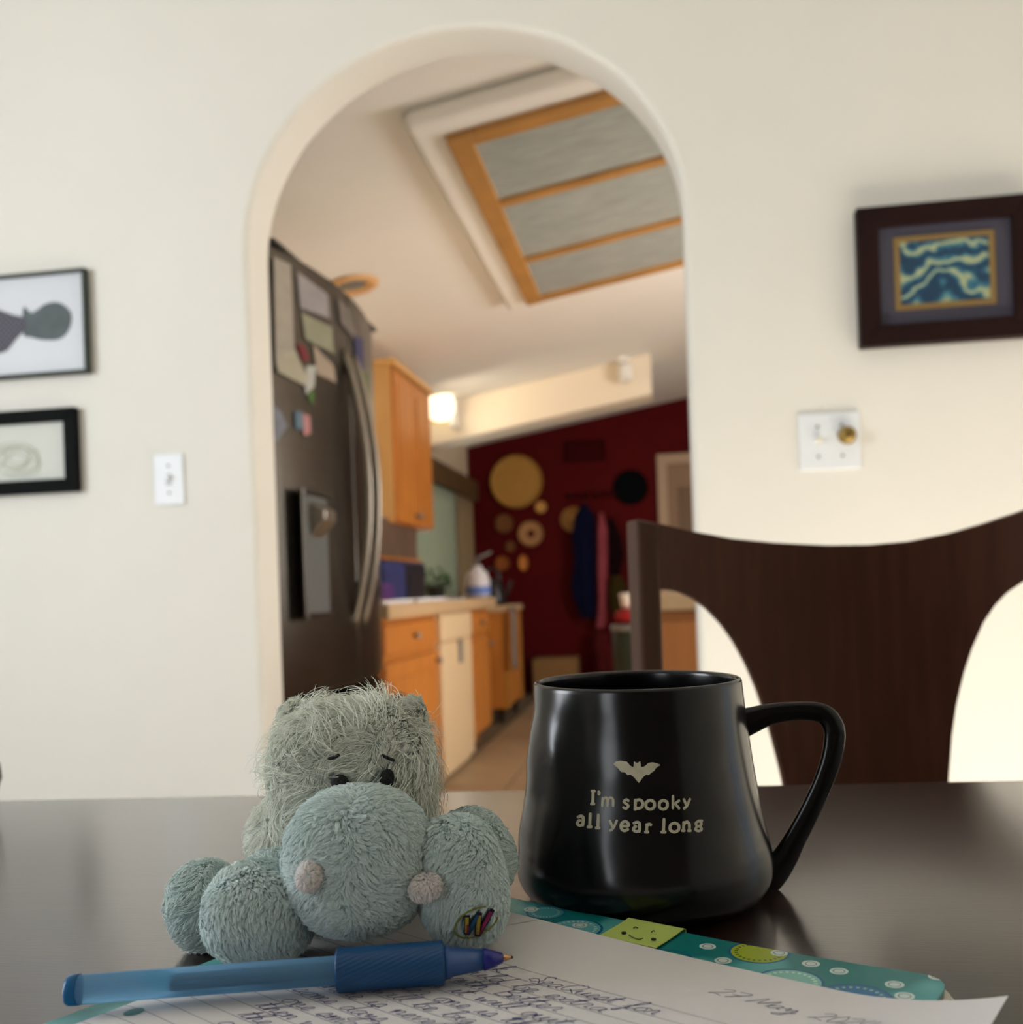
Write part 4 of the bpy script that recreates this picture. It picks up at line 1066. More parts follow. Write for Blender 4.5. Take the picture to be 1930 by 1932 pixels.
def teal_cover():
    nt = M_teal.node_tree; N = nt.nodes; L = nt.links; p = N['Principled BSDF']; p.inputs['Roughness'].default_value = 0.38
    tc = N.new('ShaderNodeTexCoord'); nz = N.new('ShaderNodeTexNoise'); nz.inputs['Scale'].default_value = 22
    L.new(tc.outputs['Object'], nz.inputs['Vector'])
    cr = N.new('ShaderNodeValToRGB'); cr.color_ramp.elements[0].color = srgb(0, 112, 112); cr.color_ramp.elements[1].color = srgb(80, 160, 162)
    cr.color_ramp.elements[0].position = 0.52; cr.color_ramp.elements[1].position = 0.60
    L.new(nz.outputs['Fac'], cr.inputs['Fac']); cur = cr.outputs['Color']
    org = wl(t_nb)
    def mth(op, a, b_=None):
        n = N.new('ShaderNodeMath'); n.operation = op
        for k, x in enumerate((a, b_)):
            if x is None: continue
            if isinstance(x, (int, float)): n.inputs[k].default_value = x
            else: L.new(x, n.inputs[k])
        return n.outputs[0]
    def circ(px, py, rings):
        nonlocal cur
        c = onZ(px, py, TABLE+ZN) - org
        s = N.new('ShaderNodeVectorMath'); s.operation = 'SUBTRACT'; L.new(tc.outputs['Object'], s.inputs[0]); s.inputs[1].default_value = (c.x, c.y, 0)
        sp = N.new('ShaderNodeSeparateXYZ'); L.new(s.outputs[0], sp.inputs[0])
        d = mth('SQRT', mth('ADD', mth('MULTIPLY', sp.outputs[0], sp.outputs[0]), mth('MULTIPLY', sp.outputs[1], sp.outputs[1])))
        for r, colr, dots in rings:
            f = mth('LESS_THAN', d, r)
            if dots:
                an = mth('ARCTAN2', sp.outputs[1], sp.outputs[0])
                f = mth('MULTIPLY', f, mth('GREATER_THAN', mth('SINE', mth('MULTIPLY', an, dots)), 0.1))
            mx = N.new('ShaderNodeMix'); mx.data_type = 'RGBA'
            L.new(f, mx.inputs['Factor']); L.new(cur, mx.inputs['A']); mx.inputs['B'].default_value = srgb(*colr); cur = mx.outputs['Result']
    big = lambda px, py, r, c1, c2: circ(px, py, [(r, (0, 84, 124), 0), (r-0.0010, c1, 0), (r-0.0022, c2, 26), (r-0.0034, c1, 0)])
    big(1432, 1798, 0.0105, (148, 165, 30), (60, 90, 30))
    big(1488, 1856, 0.0110, (118, 178, 168), (190, 215, 195))
    big(1612, 1892, 0.0115, (36, 104, 150), (150, 180, 150))
    big(1255, 1812, 0.0100, (0, 118, 110), (60, 150, 150))
    big(1085, 1752, 0.0105, (90, 160, 165), (170, 205, 190))
    big(1030, 1722, 0.0080, (60, 140, 150), (150, 190, 170))
    big(1600, 1930, 0.0100, (36, 104, 150), (150, 180, 150))
    for px, py in ((1335,1786),(1364,1813),(1583,1838),(1688,1868),(1707,1891),(1094,1746),(1002,1716),(1530,1822),(1770,1857),(1470,1800)):
        circ(px, py, [(0.0029, (190, 205, 200), 0), (0.0019, (0, 80, 90), 0), (0.0016, (190, 205, 200), 0)])
    L.new(cur, p.inputs['Base Color'])
teal_cover()
def plate_(name, w, h, du, dv, z0, z1, m, parent, r=0.010, bev=0.0):
    # curved sheet with rounded corners; the book swells toward its open right end
    def fn(u, v, s):
        if v < 0.2: vv = r*(1-math.cos(v/0.2*math.pi/2))
        elif v > 0.8: vv = h - r*(1-math.cos((1-v)/0.2*math.pi/2))
        else: vv = r+(h-2*r)*(v-0.2)/0.6
        e = min(vv, h-vv); ins = r-math.sqrt(max(0, r*r-(r-e)**2)) if e < r else 0
        uu = ins+(w-2*ins)*u
        z = z1 if s == 0 else z0
        sw = max(0, (uu+du-0.14)/0.09)**2*max(0, 1-vv/0.16)
        return NB(uu+du, vv+dv, z*(1+0.42*sw) + (0.0001 if s == 0 else 0))
    return MB().sheet(fn, 24, 20, 0.001).build(name, m, parent=parent)
plate_('back_cover', NW, NH, 0, 0, 0.0002, 0.0010, M_teal, t_nb)
M_page = mat('notebook_page_edge', srgb(205, 200, 190), 0.8)
M_page2 = mat('notebook_page_edge_grey', srgb(160, 155, 148), 0.8)
for k in range(9):
    plate_('page_leaf', NW-0.003, NH-0.003, 0.0035+0.0007*(9-k)-0.001+0.0010*(k % 2), 0.0015, 0.00105+k*0.00062, 0.00105+k*0.00062+0.00045, M_page if k % 2 else M_page2, t_nb)
plate_('front_cover', NW, NH, 0, 0, ZN-0.0009, ZN, M_teal, t_nb)

# magnetic bookmark folded over the notebook's far edge
M_lime = mat('lime_card', srgb(176, 196, 98), 0.6, var=0.06, scale=60)
b0 = onZ(1166, 1744, TABLE+0.0090); b1 = onZ(1272, 1765, TABLE+0.0090)
def tolocal(p):
    a = p.dot(R); d_ = p.dot(F); q = Vector((a, d_)) - NTL; return q.dot(nd), q.dot(nv_)
u0, v0 = tolocal(b0); u1, v1 = tolocal(b1)
t_bm = thing('bookmark', 'lime green folded bookmark with a smiling face on the notebook edge', 'bookmark', NB((u0+u1)/2, 0, 0.0086))
vf = min(v0, v1, -0.0015)
def bmk(u, v, s):
    prof = [(0.022, 0.0089), (0.008, 0.0089), (vf+0.002, 0.0093), (vf+0.0004, 0.0086), (vf, 0.0065), (vf+0.0004, 0.0035)]
    k = v*(len(prof)-1); i = min(int(k), len(prof)-2); f = k-i
    vv = prof[i][0]+(prof[i+1][0]-prof[i][0])*f; zz = prof[i][1]+(prof[i+1][1]-prof[i][1])*f
    return NB(u0+(u1-u0)*u, vv + (0.0003 if s else 0)*(1 if v > .6 else 0), zz-(0.0003 if s else 0))
MB().sheet(bmk, 4, 10, 0.0003).build('card', M_lime, parent=t_bm)
M_ink = mat('black_print', srgb(20, 26, 14), 0.6)
for px, py in ((1177, 1759), (1233, 1771)):
    c = onZ(px, py, TABLE+0.0095); MB().lathe([(0.0009,-0.0004),(0.0009,0.0)], c, 16).build('printed_eye', M_ink, parent=t_bm)
pts = crom([onZ(x, y, TABLE+0.0093) for x, y in ((1187,1764),(1195,1769),(1205,1772),(1213,1770))], 5)
MB().tube(pts, 0.00018, 6).build('printed_smile', M_ink, parent=t_bm)
for pp_ in (((1195,1751),(1199,1749),(1203,1751)), ((1229,1759),(1232,1756),(1235,1757))):
    MB().tube(crom([onZ(x, y, TABLE+0.0095) for x, y in pp_], 4), 0.0002, 6).build('printed_eyebrow', M_ink, parent=t_bm)

# loose ruled sheet
AP = math.radians(39.9)
pd = Vector((math.cos(AP), -math.sin(AP))); pv = Vector((-math.sin(AP), -math.cos(AP)))
PTL = Vector((-0.0415, 0.4135)); PW, PH = 0.2255, 0.285
def pz(u, v):
    z = 0.0100
    z += 0.0098*max(0, (u-0.176)/0.0495)**2 * max(0, 1-v/0.12)      # curled corner
    z -= 0.0016*max(0, 1-abs(u-0.13)/0.06)*max(0, 1-v/0.02)*0.0
    z += 0.0004*math.sin(u*40+v*25)
    if u < 0.02: z -= 0.0015*((0.02-u)/0.02)**2*min(1, v/0.1)
    return z
def PG(u, v, off=0.0):
    q = PTL + pd*u + pv*v; return lat(q.x, q.y, TABLE+pz(u, v)+off)
t_sh = thing('ruled_sheet', 'loose sheet of ruled paper with blue handwriting lying on the notebook', 'paper', PG(PW/2, PH/2))
M_paper = mat('white_paper', srgb(204, 201, 200), 0.85, var=0.02, scale=30, bump=0.06, bscale=900)
MB().sheet(lambda u, v, s: PG(PW*u, PH*v, -0.00015 if s else 0), 60, 60, 0.00015).build('sheet', M_paper, parent=t_sh, smooth=False)
def ribbon(b, pts, wd, off):
    n = len(pts)
    if n < 2: return
    base = len(b.v)
    for i in range(n):
        a = pts[max(i-1, 0)]; c = pts[min(i+1, n-1)]
        tx, ty = c[0]-a[0], c[1]-a[1]; L_ = math.hypot(tx, ty) or 1e-9
        nx, ny = -ty/L_, tx/L_
        for s in (-1, 1): b.v.append(PG(pts[i][0]+nx*s*wd/2, pts[i][1]+ny*s*wd/2, off))
    for i in range(n-1): b.f.append((base+2*i, base+2*i+1, base+2*i+3, base+2*i+2))
b = MB(); V0 = 0.0405; DV = 0.0071
for k in range(30): ribbon(b, [(PW*i/30, V0+DV*k) for i in range(31)], 0.00022, 0.00006)
o = b.build('ruled_lines', mat('rule_ink', srgb(96, 100, 118), 0.9), parent=t_sh); o['kind'] = 'stuff'
b = MB(); ribbon(b, [(0.062-0.018*i/12, 0.0008+0.036*i/12) for i in range(13)], 0.0003, 0.00007)
b.build('fold_crease', mat('crease_grey', srgb(130, 126, 128), 0.9), parent=t_sh)
# punched hole showing the teal cover
for v in (0.135,):
    b = MB(); b.v = [PG(0.0095+0.0031*math.cos(a), v+0.0031*math.sin(a), 0.0001) for a in [k/20*6.2832 for k in range(20)]]; b.f = [tuple(range(20))]
    b.build('punched_hole', mat('teal_through_hole', srgb(0, 100, 100), 0.5), parent=t_sh)

# cursive hand: single-stroke letters, x-height 1, joined along the baseline
CG = {
 'a': [[(0.75,0.9),(0.4,1.0),(0.1,0.5),(0.3,0.02),(0.7,0.4),(0.8,0.95),(0.78,0.2),(1.1,0.1)]],
 'b': [[(0,0.2),(0.5,1.6),(0.45,2.1),(0.25,1.8),(0.2,0.4),(0.45,0.0),(0.8,0.4),(0.6,0.9),(1.0,0.8)]],
 'c': [[(0.75,0.8),(0.4,1.0),(0.1,0.5),(0.35,0.0),(0.9,0.2)]],
 'd': [[(0.7,0.9),(0.3,0.95),(0.1,0.4),(0.35,0.0),(0.75,0.6),(0.95,2.1),(0.8,0.3),(1.15,0.1)]],
 'e': [[(0.0,0.1),(0.5,0.5),(0.6,0.85),(0.35,1.0),(0.15,0.5),(0.35,0.0),(0.85,0.25)]],
 'f': [[(0,0.1),(0.6,1.4),(0.6,2.1),(0.35,1.9),(0.35,0.0),(0.3,-1.0),(0.1,-0.8),(0.6,0.1),(0.9,0.2)]],
 'g': [[(0.75,0.9),(0.4,1.0),(0.1,0.5),(0.35,0.05),(0.75,0.7),(0.7,-0.7),(0.4,-1.1),(0.2,-0.8),(1.0,0.2)]],
 'h': [[(0,0.1),(0.55,1.6),(0.5,2.1),(0.25,1.7),(0.2,0.0),(0.5,0.9),(0.75,0.8),(0.75,0.1),(1.1,0.2)]],
 'i': [[(0,0.1),(0.35,1.0),(0.3,0.2),(0.65,0.1)],[(0.5,1.5),(0.55,1.55)]],
 'k': [[(0,0.1),(0.5,1.6),(0.45,2.1),(0.2,1.7),(0.2,0.0)],[(0.75,1.0),(0.25,0.55),(0.75,0.0),(1.0,0.1)]],
 'l': [[(0,0.1),(0.5,1.5),(0.45,2.1),(0.25,1.7),(0.25,0.3),(0.65,0.1)]],
 'm': [[(0,0.6),(0.2,1.0),(0.2,0.0),(0.45,0.9),(0.65,0.8),(0.65,0.0),(0.9,0.9),(1.1,0.8),(1.1,0.1),(1.45,0.2)]],
 'n': [[(0,0.6),(0.2,1.0),(0.2,0.0),(0.5,0.9),(0.75,0.8),(0.75,0.1),(1.1,0.2)]],
 'o': [[(0.5,1.0),(0.1,0.6),(0.3,0.0),(0.75,0.4),(0.55,1.0),(1.0,0.85)]],
 'p': [[(0,0.4),(0.3,1.0),(0.2,-1.1)],[(0.25,0.7),(0.6,1.0),(0.8,0.5),(0.4,0.0),(1.0,0.1)]],
 'q': [[(0.75,0.9),(0.35,1.0),(0.1,0.5),(0.35,0.0),(0.8,0.9),(0.7,-1.1),(0.95,-0.6)]],
 'r': [[(0,0.1),(0.3,1.1),(0.6,0.85),(0.55,0.2),(0.9,0.15)]],
 's': [[(0,0.1),(0.45,1.1),(0.65,0.4),(0.35,0.0),(0.1,0.2),(0.9,0.15)]],
 't': [[(0,0.1),(0.45,1.8),(0.35,0.2),(0.8,0.15)],[(0.0,1.25),(0.85,1.2)]],
 'u': [[(0,0.4),(0.15,1.0),(0.2,0.15),(0.55,0.1),(0.8,1.0),(0.75,0.15),(1.1,0.15)]],
 'v': [[(0,0.7),(0.2,1.0),(0.4,0.0),(0.75,0.95),(1.0,0.85)]],
 'w': [[(0,0.6),(0.15,1.0),(0.25,0.05),(0.6,0.7),(0.7,0.05),(1.1,1.0),(1.35,0.85)]],
 'x': [[(0,0.8),(0.3,0.9),(0.5,0.1),(0.95,0.1)],[(0.8,1.0),(0.1,0.0)]],
 'y': [[(0,0.6),(0.2,1.0),(0.3,0.2),(0.7,0.9),(0.7,-0.7),(0.4,-1.1),(0.2,-0.8),(1.0,0.2)]],
 'S': [[(1.1,1.7),(0.8,2.1),(0.45,1.6),(0.9,0.8),(0.6,0.1),(0.0,0.4),(0.2,0.9),(0.6,0.7),(1.2,0.1)]],
 'Q': [[(0.9,1.9),(0.4,1.9),(0.1,0.9),(0.4,0.1),(1.1,0.6),(1.3,1.7),(0.8,2.1)],[(0.6,0.7),(1.5,0.0)]],
 'B': [[(0.2,2.0),(0.2,0.0)],[(0.0,1.8),(0.7,2.1),(0.8,1.4),(0.25,1.1),(1.0,0.8),(0.8,0.05),(0.1,0.1)]],
 'M': [[(0,0.0),(0.3,2.0),(0.7,0.3),(1.2,2.0),(1.4,0.1)]],
 '2': [[(0.1,1.6),(0.5,2.0),(0.8,1.5),(0.1,0.1),(0.3,0.3),(1.0,0.0)]],
 '7': [[(0.1,1.9),(1.0,1.9),(0.4,0.0)],[(0.2,1.0),(0.9,1.0)]],
 '0': [[(0.5,2.0),(0.1,1.2),(0.4,0.0),(0.9,0.9),(0.5,2.0)]],
 '4': [[(0.4,2.0),(0.1,0.9),(1.0,0.8)],[(0.8,1.9),(0.6,0.0)]],
}
def write(b, text, u, v, xh, wd=0.00033, fill=None, sp=1.0):
    for ch in text:
        if ch == ' ': u += xh*0.9*sp; continue
        g = CG.get(ch)
        if not g: continue
        adv = max(p[0] for s in g for p in s)
        for s in g:
            pts = [(u+(x+0.42*y)*xh*sp + rng.gauss(0, 0.00006), v-y*xh + rng.gauss(0, 0.00006)) for x, y in s]
            c = crom([Vector((x, y, 0)) for x, y in pts], 5)
            ribbon(b, [(p.x, p.y) for p in c], wd, 0.00009)
        u += (adv-0.05)*xh*sp
    return u
M_pen = mat('blue_ballpoint', srgb(52, 56, 112), 0.6)
lines = ['so we can drink SeaQuest for', 'the day that it would be extra for', 'all of it would be with Better one', 'and then it will quit to go out', 'my other one is there when', 'she will be big enough to do it',
         'there is never time to be here', 'some days it is warm and still', 'one small thing at a time now', 'then we go home again soon', 'the rest is for another day', 'and so it goes on and on', 'until the summer comes', 'we will write again', 'and send it home', 'with all the best']
for k, tx in enumerate(lines):
    b = MB(); v = V0+DV*(k+1)-0.0006
    xh = 0.0033
    if k == 0:
        write(b, 'SeaQuest for', 0.0935, v, 0.0034, sp=1.22); write(b, 'to drink', 0.053, v, 0.0034, sp=1.2)
    elif k == 1:
        write(b, 'it would be extra', 0.052, v, xh, sp=1.5)
    elif k == 2:
        write(b, 'and with Better', 0.048, v, xh, sp=1.5)
    else:
        write(b, tx, 0.040+rng.uniform(-0.004, 0.002), v, xh, sp=1.4)
    o = b.build('handwriting_line', M_pen, parent=t_sh); o['kind'] = 'stuff'
# date in the header
c = onZ(1462, 1882, TABLE+0.0105); q = Vector((c.dot(R), c.dot(F)))-PTL
b = MB(); write(b, '27 May 2024', 0.146, 0.0235, 0.0030, wd=0.0003, sp=1.5)
o = b.build('handwriting_date', mat('grey_blue_pen', srgb(84, 88, 112), 0.7), parent=t_sh)

# pen
def pen():
    zA = 0.0160; zB = 0.0172
    rA = ray(124, 1869); rB = ray(968, 1806)
    A = onZ(124, 1869, TABLE+zA); B = onZ(968, 1806, TABLE+zB)
    ax = (B-A).normalized(); L_ = (B-A).length
    t = thing('ballpoint_pen', 'translucent blue ballpoint pen lying across the ruled sheet', 'pen', A.lerp(B, 0.5))
    def sfrac(px):     # photo column -> distance along the pen
        lo, hi = 0.0, 1.0
        for _ in range(30):
            m_ = (lo+hi)/2; p = A.lerp(B, m_)-CAM
            a = p.dot(R)/p.dot(F); bb = p.z/p.dot(F)
            x = HX + FPX*(a*math.cos(ROLL) - bb*math.sin(ROLL))
            if x < px: lo = m_
            else: hi = m_
        return lo*L_
    S = sfrac
    r0 = 0.00445
    M_bar = mat('translucent_blue_barrel', srgb(138, 196, 240), 0.30, trans=0.72, ior=1.15, spec=0.4)
    M_bar2 = mat('blue_barrel_solid', srgb(30, 110, 170), 0.3, trans=0.35, ior=1.3)
    M_grip = mat('blue_rubber_grip', srgb(0, 68, 118), 0.45, trans=0.15)
    MB().lathe([(0.0012, S(148)),(r0, S(148)),(r0, S(640)),(0.0012, S(640))], A, 32, ax).build('barrel', M_bar, parent=t, smooth=False, bevel=0)
    MB().lathe([(0.0030, 0.0),(0.0041, 0.0004),(0.00465, 0.0014),(0.00465, S(150)),(0.0030, S(150))], A, 32, ax).build('end_plug', M_bar2, parent=t, smooth=True)
    MB().lathe([(0.0018, S(322)),(0.0023, S(326)),(0.0023, S(645)),(0.0018, S(646))], A, 20, ax).build('ink_refill', mat('dark_ink', srgb(14, 18, 60), 0.3), parent=t, smooth=True)
    # grip with diagonal ridges
    b = MB(); seg = 150; n = 110; s0, s1 = S(633), S(840); qq = ax.to_track_quat('Z', 'Y')
    for i in range(n+1):
        s = s0+(s1-s0)*i/n; e = min(1, min(i, n-i)/2.0)
        for k in range(seg):
            a = 2*math.pi*k/seg
            r = 0.0050+0.0017*e + 0.00007*e*math.sin(a*30 + i/n*60)
            b.v.append(A + qq @ Vector((r*math.cos(a), r*math.sin(a), s)))
    for i in range(n):
        for k in range(seg):
            k2 = (k+1) % seg; b.f.append((i*seg+k, i*seg+k2, (i+1)*seg+k2, (i+1)*seg+k))
    b.f += [tuple(range(seg)), tuple(n*seg+k for k in range(seg))]
    b.build('grip', M_grip, parent=t, smooth=True)
    MB().lathe([(0.0052, S(838)),(0.0052, S(848)),(0.0046, S(850)),(0.0032, S(914))], A, 32, ax).build('nose_cone', mat('blue_nose', srgb(48, 92, 160), 0.3, trans=0.3), parent=t, smooth=True)
    MB().lathe([(0.0034, S(912)),(0.0035, S(914)),(0.0016, S(948)),(0.0010, S(949))], A, 32, ax).build('tip_cone', mat('deep_blue_tip', srgb(18, 24, 120), 0.35), parent=t, smooth=True)
    MB().lathe([(0.0012, S(948)),(0.0011, S(953)),(0.0005, S(964)),(0.0002, S(966))], A, 20, ax).build('metal_point', mat('brass_point', srgb(190, 150, 110), 0.25, metal=0.9), parent=t, smooth=True)
    MB().ball(A+ax*S(965.5), 0.0005, 0.0005, 0.0005, nu=12, nv=8).build('ball_point', M_black, parent=t, smooth=True)
pen()
# ------------------------------------------------------------------ plush hippo
from mathutils.bvhtree import BVHTree
def furmat(name, ca, cb, rough=0.85):
    M = bpy.data.materials.new(name); M.use_nodes = True; nt = M.node_tree; N = nt.nodes; L = nt.links; p = N['Principled BSDF']
    p.inputs['Roughness'].default_value = rough; p.inputs['Specular IOR Level'].default_value = 0.25
    hi = N.new('ShaderNodeHairInfo'); cr = N.new('ShaderNodeValToRGB')
    cr.color_ramp.elements[0].color = ca; cr.color_ramp.elements[1].color = cb
    L.new(hi.outputs['Random'], cr.inputs['Fac']); L.new(cr.outputs['Color'], p.inputs['Base Color'])
    return M
F_blue = furmat('short_aqua_plush', srgb(194, 213, 211), srgb(228, 238, 235))
F_grey = furmat('shaggy_grey_plush', srgb(214, 219, 208), srgb(242, 243, 232))
F_long = furmat('long_pale_threads', srgb(225, 230, 216), srgb(248, 250, 240))
F_pink = furmat('pinkish_plush', srgb(214, 218, 216), srgb(240, 226, 222))
S_blue = mat('aqua_plush_base', srgb(158, 180, 180), 0.95, var=0.2, scale=200)
S_grey = mat('grey_plush_base', srgb(170, 182, 174), 0.95, var=0.2, scale=200)

def sample(o, n):
    me = o.data; me.calc_loop_triangles()
    V = np.empty(len(me.vertices)*3); me.vertices.foreach_get('co', V); V = V.reshape(-1, 3)
    T = np.empty(len(me.loop_triangles)*3, dtype=np.int32); me.loop_triangles.foreach_get('vertices', T); T = T.reshape(-1, 3)
    VN = np.empty(len(me.vertices)*3); me.vertices.foreach_get('normal', VN); VN = VN.reshape(-1, 3)
    a, b, c = V[T[:,0]], V[T[:,1]], V[T[:,2]]
    ar = np.linalg.norm(np.cross(b-a, c-a), axis=1); cum = np.cumsum(ar); cum /= cum[-1]
    idx = np.searchsorted(cum, nrng.rand(n)); r1 = np.sqrt(nrng.rand(n, 1)); r2 = nrng.rand(n, 1)
    P = (1-r1)*a[idx] + r1*(1-r2)*b[idx] + r1*r2*c[idx]
    Nn = (1-r1)*VN[T[idx,0]] + r1*(1-r2)*VN[T[idx,1]] + r1*r2*VN[T[idx,2]]
    Nn /= np.linalg.norm(Nn, axis=1, keepdims=True)
    return P, Nn
def nrm(x): return x/np.maximum(np.linalg.norm(x, axis=1, keepdims=True), 1e-9)
def wave(P, f, s):   # smooth pseudo-random vector field
    o = np.zeros_like(P)
    r_ = np.random.RandomState(s)
    for k in range(5):
        K = r_.randn(3, 3)*f*(0.6+0.4*k); ph = r_.rand(3)*6.28
        o += np.sin(P @ K.T + ph)/(1+0.4*k)
    return o/2.2
def keep_facing(P, Nn, base, thr=-0.45):
    d = P + np.array(base) - np.array(CAM); d = nrm(d)
    return (np.sum(d*Nn, axis=1) < -thr)       # drop the strands on the side turned well away
def add_fur(o, n, length, rad, comb, lift=0.7, turb=0.5, turbf=250, clump=0, pull=0.5, material=None, name='fur', bend=0.5, mask=None, seed=1, K=5, var=0.35, curl=0.0):
    P, Nn = sample(o, n)
    if mask is not None:
        k = mask(P, Nn); P, Nn = P[k], Nn[k]
    n = len(P)
    if n < 5:
        print('no strands kept on', o.name, name)
        return None
    clump = min(clump, n)
    C = comb(P) if callable(comb) else np.tile(np.array(comb), (n, 1))
    C = C + wave(P, turbf, seed)*turb
    C = C - Nn*np.sum(C*Nn, axis=1, keepdims=True)
    C = nrm(C)
    Lh = length*(1-var+2*var*nrng.rand(n, 1))
    d0 = nrm(Nn*lift + C*(1-lift) + nrng.randn(n, 3)*0.12)
    d1 = nrm(Nn*lift*0.25 + C + nrng.randn(n, 3)*0.12)
    tip = P + d0*Lh*(1-bend) + d1*Lh*bend
    if clump:
        ci = nrng.choice(n, clump, replace=False); CP = P[ci]; CT = tip[ci]
        best = np.zeros(n, dtype=np.int32)
        for s in range(0, n, 4000):
            q = P[s:s+4000]; dd = ((q[:,None,:]-CP[None,:,:])**2).sum(2); best[s:s+4000] = dd.argmin(1)
        tgt = CT[best] + (nrng.randn(n, 3)*length*0.05)
        tip = tip*(1-pull) + tgt*pull
    pts = np.empty((n, K, 3))
    mid = P + d0*Lh*0.55
    side = nrm(np.cross(d0, nrng.randn(n, 3)))
    for j in range(K):
        t = j/(K-1)
        pts[:, j] = (1-t)**2*P + 2*t*(1-t)*mid + t*t*tip + side*Lh*curl*math.sin(t*math.pi)
    c = bpy.data.hair_curves.new(name); c.add_curves([K]*n)
    c.attributes['position'].data.foreach_set('vector', pts.reshape(-1).astype(np.float32))
    ra = c.attributes.get('radius') or c.attributes.new('radius', 'FLOAT', 'POINT')
    rr = rad*np.linspace(1.0, 0.35, K)[None, :]*(0.8+0.4*nrng.rand(n, 1))
    ra.data.foreach_set('value', rr.reshape(-1).astype(np.float32))
    c.materials.append(material)
    h = bpy.data.objects.new(name, c); col.objects.link(h); h.parent = o; h['kind'] = 'stuff'
    return h

def rotax(deg):
    a = math.radians(deg)
    return (R*math.cos(a)+Z*math.sin(a), F, -R*math.sin(a)+Z*math.cos(a))
TO = lat(-0.06, 0.385, TABLE)
toy = thing('plush_hippo', 'pale aqua plush hippo with big round muzzle and shaggy grey head, slumped on the notebook', 'stuffed toy', TO)
def part(name, px, py, D, rx, ry, rz, m, e=2.2, rot=0, fn=None, nu=40, nv=26):
    s = D/FPX
    return MB().ball(atD(px, py, D), rx*s, rz, ry*s, ax=rotax(rot), e=e, nu=nu, nv=nv, fn=fn).build(name, m, parent=toy, smooth=True)
head = part('head', 667, 1462, 0.385, 149, 139, 0.0285, S_grey, e=2.9)
torso = part('torso', 626, 1588, 0.408, 150, 114, 0.030, S_grey, e=2.3)
muzzle = part('muzzle', 677, 1622, 0.343, 138, 136, 0.0245, S_blue, e=2.25)
leg_fl = part('leg', 492, 1721, 0.341, 102, 90, 0.0180, S_blue, e=2.35, rot=-8)
arm_l = part('arm', 530, 1668, 0.372, 74, 56, 0.017, S_blue, e=2.2, rot=-20)
leg_bl = part('leg', 388, 1706, 0.386, 63, 78, 0.0185, S_blue, e=2.3, rot=12)
leg_fr = part('leg', 869, 1663, 0.343, 83, 121, 0.0165, S_blue, e=2.4, rot=10)
leg_br = part('leg', 892, 1612, 0.382, 74, 84, 0.015, S_blue, e=2.3, rot=30)
ear_l = part('ear', 560, 1350, 0.387, 17, 15, 0.007, S_grey, rot=20, nu=20, nv=14)
ear_r = part('ear', 780, 1345, 0.387, 14, 12, 0.007, S_grey, rot=-15, nu=20, nv=14)
n_l = part('nostril', 588, 1650, 0.3225, 24, 27, 0.0080, S_blue, rot=-20, nu=20, nv=14)
n_r = part('nostril', 803, 1672, 0.3265, 30, 22, 0.0075, S_blue, rot=14, nu=20, nv=14)
# small stitched tail end of the tuft
def hit(o, px, py, off):
    bm = bmesh.new(); bm.from_mesh(o.data); T = BVHTree.FromBMesh(bm); bm.free()
    base = wl(o); r = ray(px, py).normalized()
    loc, nn, i, d = T.ray_cast(CAM-base, r)
    if loc is None: return atD(px, py, 0.36), -F
    return loc+base+nn*off, nn
M_eye = mat('black_thread', srgb(10, 10, 11), 0.7, bump=0.6, bscale=1500)
for px, py, rx, ry, rot in ((643,1473,17,14,0), (728,1467,14,19,-12)):
    p, nn = hit(head, px, py, 0.0026)
    s = 0.357/FPX
    MB().ball(p, rx*s, 0.0014, ry*s, ax=rotax(rot), nu=18, nv=12).build('eye', M_eye, parent=toy, smooth=True)
for pts in (((622,1432),(634,1430),(643,1424)), ((716,1425),(728,1429),(739,1435))):
    pp_ = crom([hit(head, x, y, 0.0034)[0] for x, y in pts], 5)
    MB().tube(pp_, [0.0003]+[0.0006]*(len(pp_)-2)+[0.0003], 8).build('eyebrow', M_eye, parent=toy, smooth=True)
# embroidered emblem on the right foot
em = bpy.data.objects.new('embroidered_emblem', None); col.objects.link(em); em.parent = toy
ec, _ = hit(leg_fr, 897, 1738, 0.0); em.location = ec - wl(toy)
W = [(881,1724),(880,1757),(903,1720),(899,1760),(925,1713)]
Wp = [hit(leg_fr, x, y, 0.0013)[0] for x, y in W]
def thread(name, pts, rad, color, off=0.0):
    MB().tube(pts, rad, 8, flat=0.6, up=-F).build(name, mat('thread_%d_%d_%d' % color, srgb(*color), 0.75, bump=0.8, bscale=2500), parent=em, smooth=True)
for i, (a, b_, outl, inn) in enumerate(((0,1,(14,14,36),(178,160,52)),(1,2,(10,16,46),(20,84,120)),(2,3,(14,14,36),(186,160,50)),(3,4,(24,10,48),(150,30,84)))):
    w_ = 0.0010
    thread('stitched_stroke', [Wp[a], Wp[a].lerp(Wp[b_], .5), Wp[b_]], w_, outl)
    thread('stitched_fill', [Wp[a].lerp(Wp[b_], .08)-F*0.0005, Wp[a].lerp(Wp[b_], .92)-F*0.0005], w_*0.62, inn)
thread('stitched_fill', [Wp[0].lerp(Wp[1], .45)-F*0.0008+R*0.0003, Wp[0].lerp(Wp[1], .95)-F*0.0008+R*0.0003], 0.0004, (150,24,60))
arc = []
for k in range(30):
    a = math.radians(-65 + 290*k/29 + 90)
    ca, sa = math.cos(math.radians(28)), math.sin(math.radians(28))
    x, y = 41*math.cos(a), 23*math.sin(a)
    q_ = hit(leg_fr, 896+x*ca+y*sa, 1736-x*sa+y*ca, 0.0014)
    arc.append(q_[0])
thread('stitched_orbit', arc, 0.00032, (140,144,60))

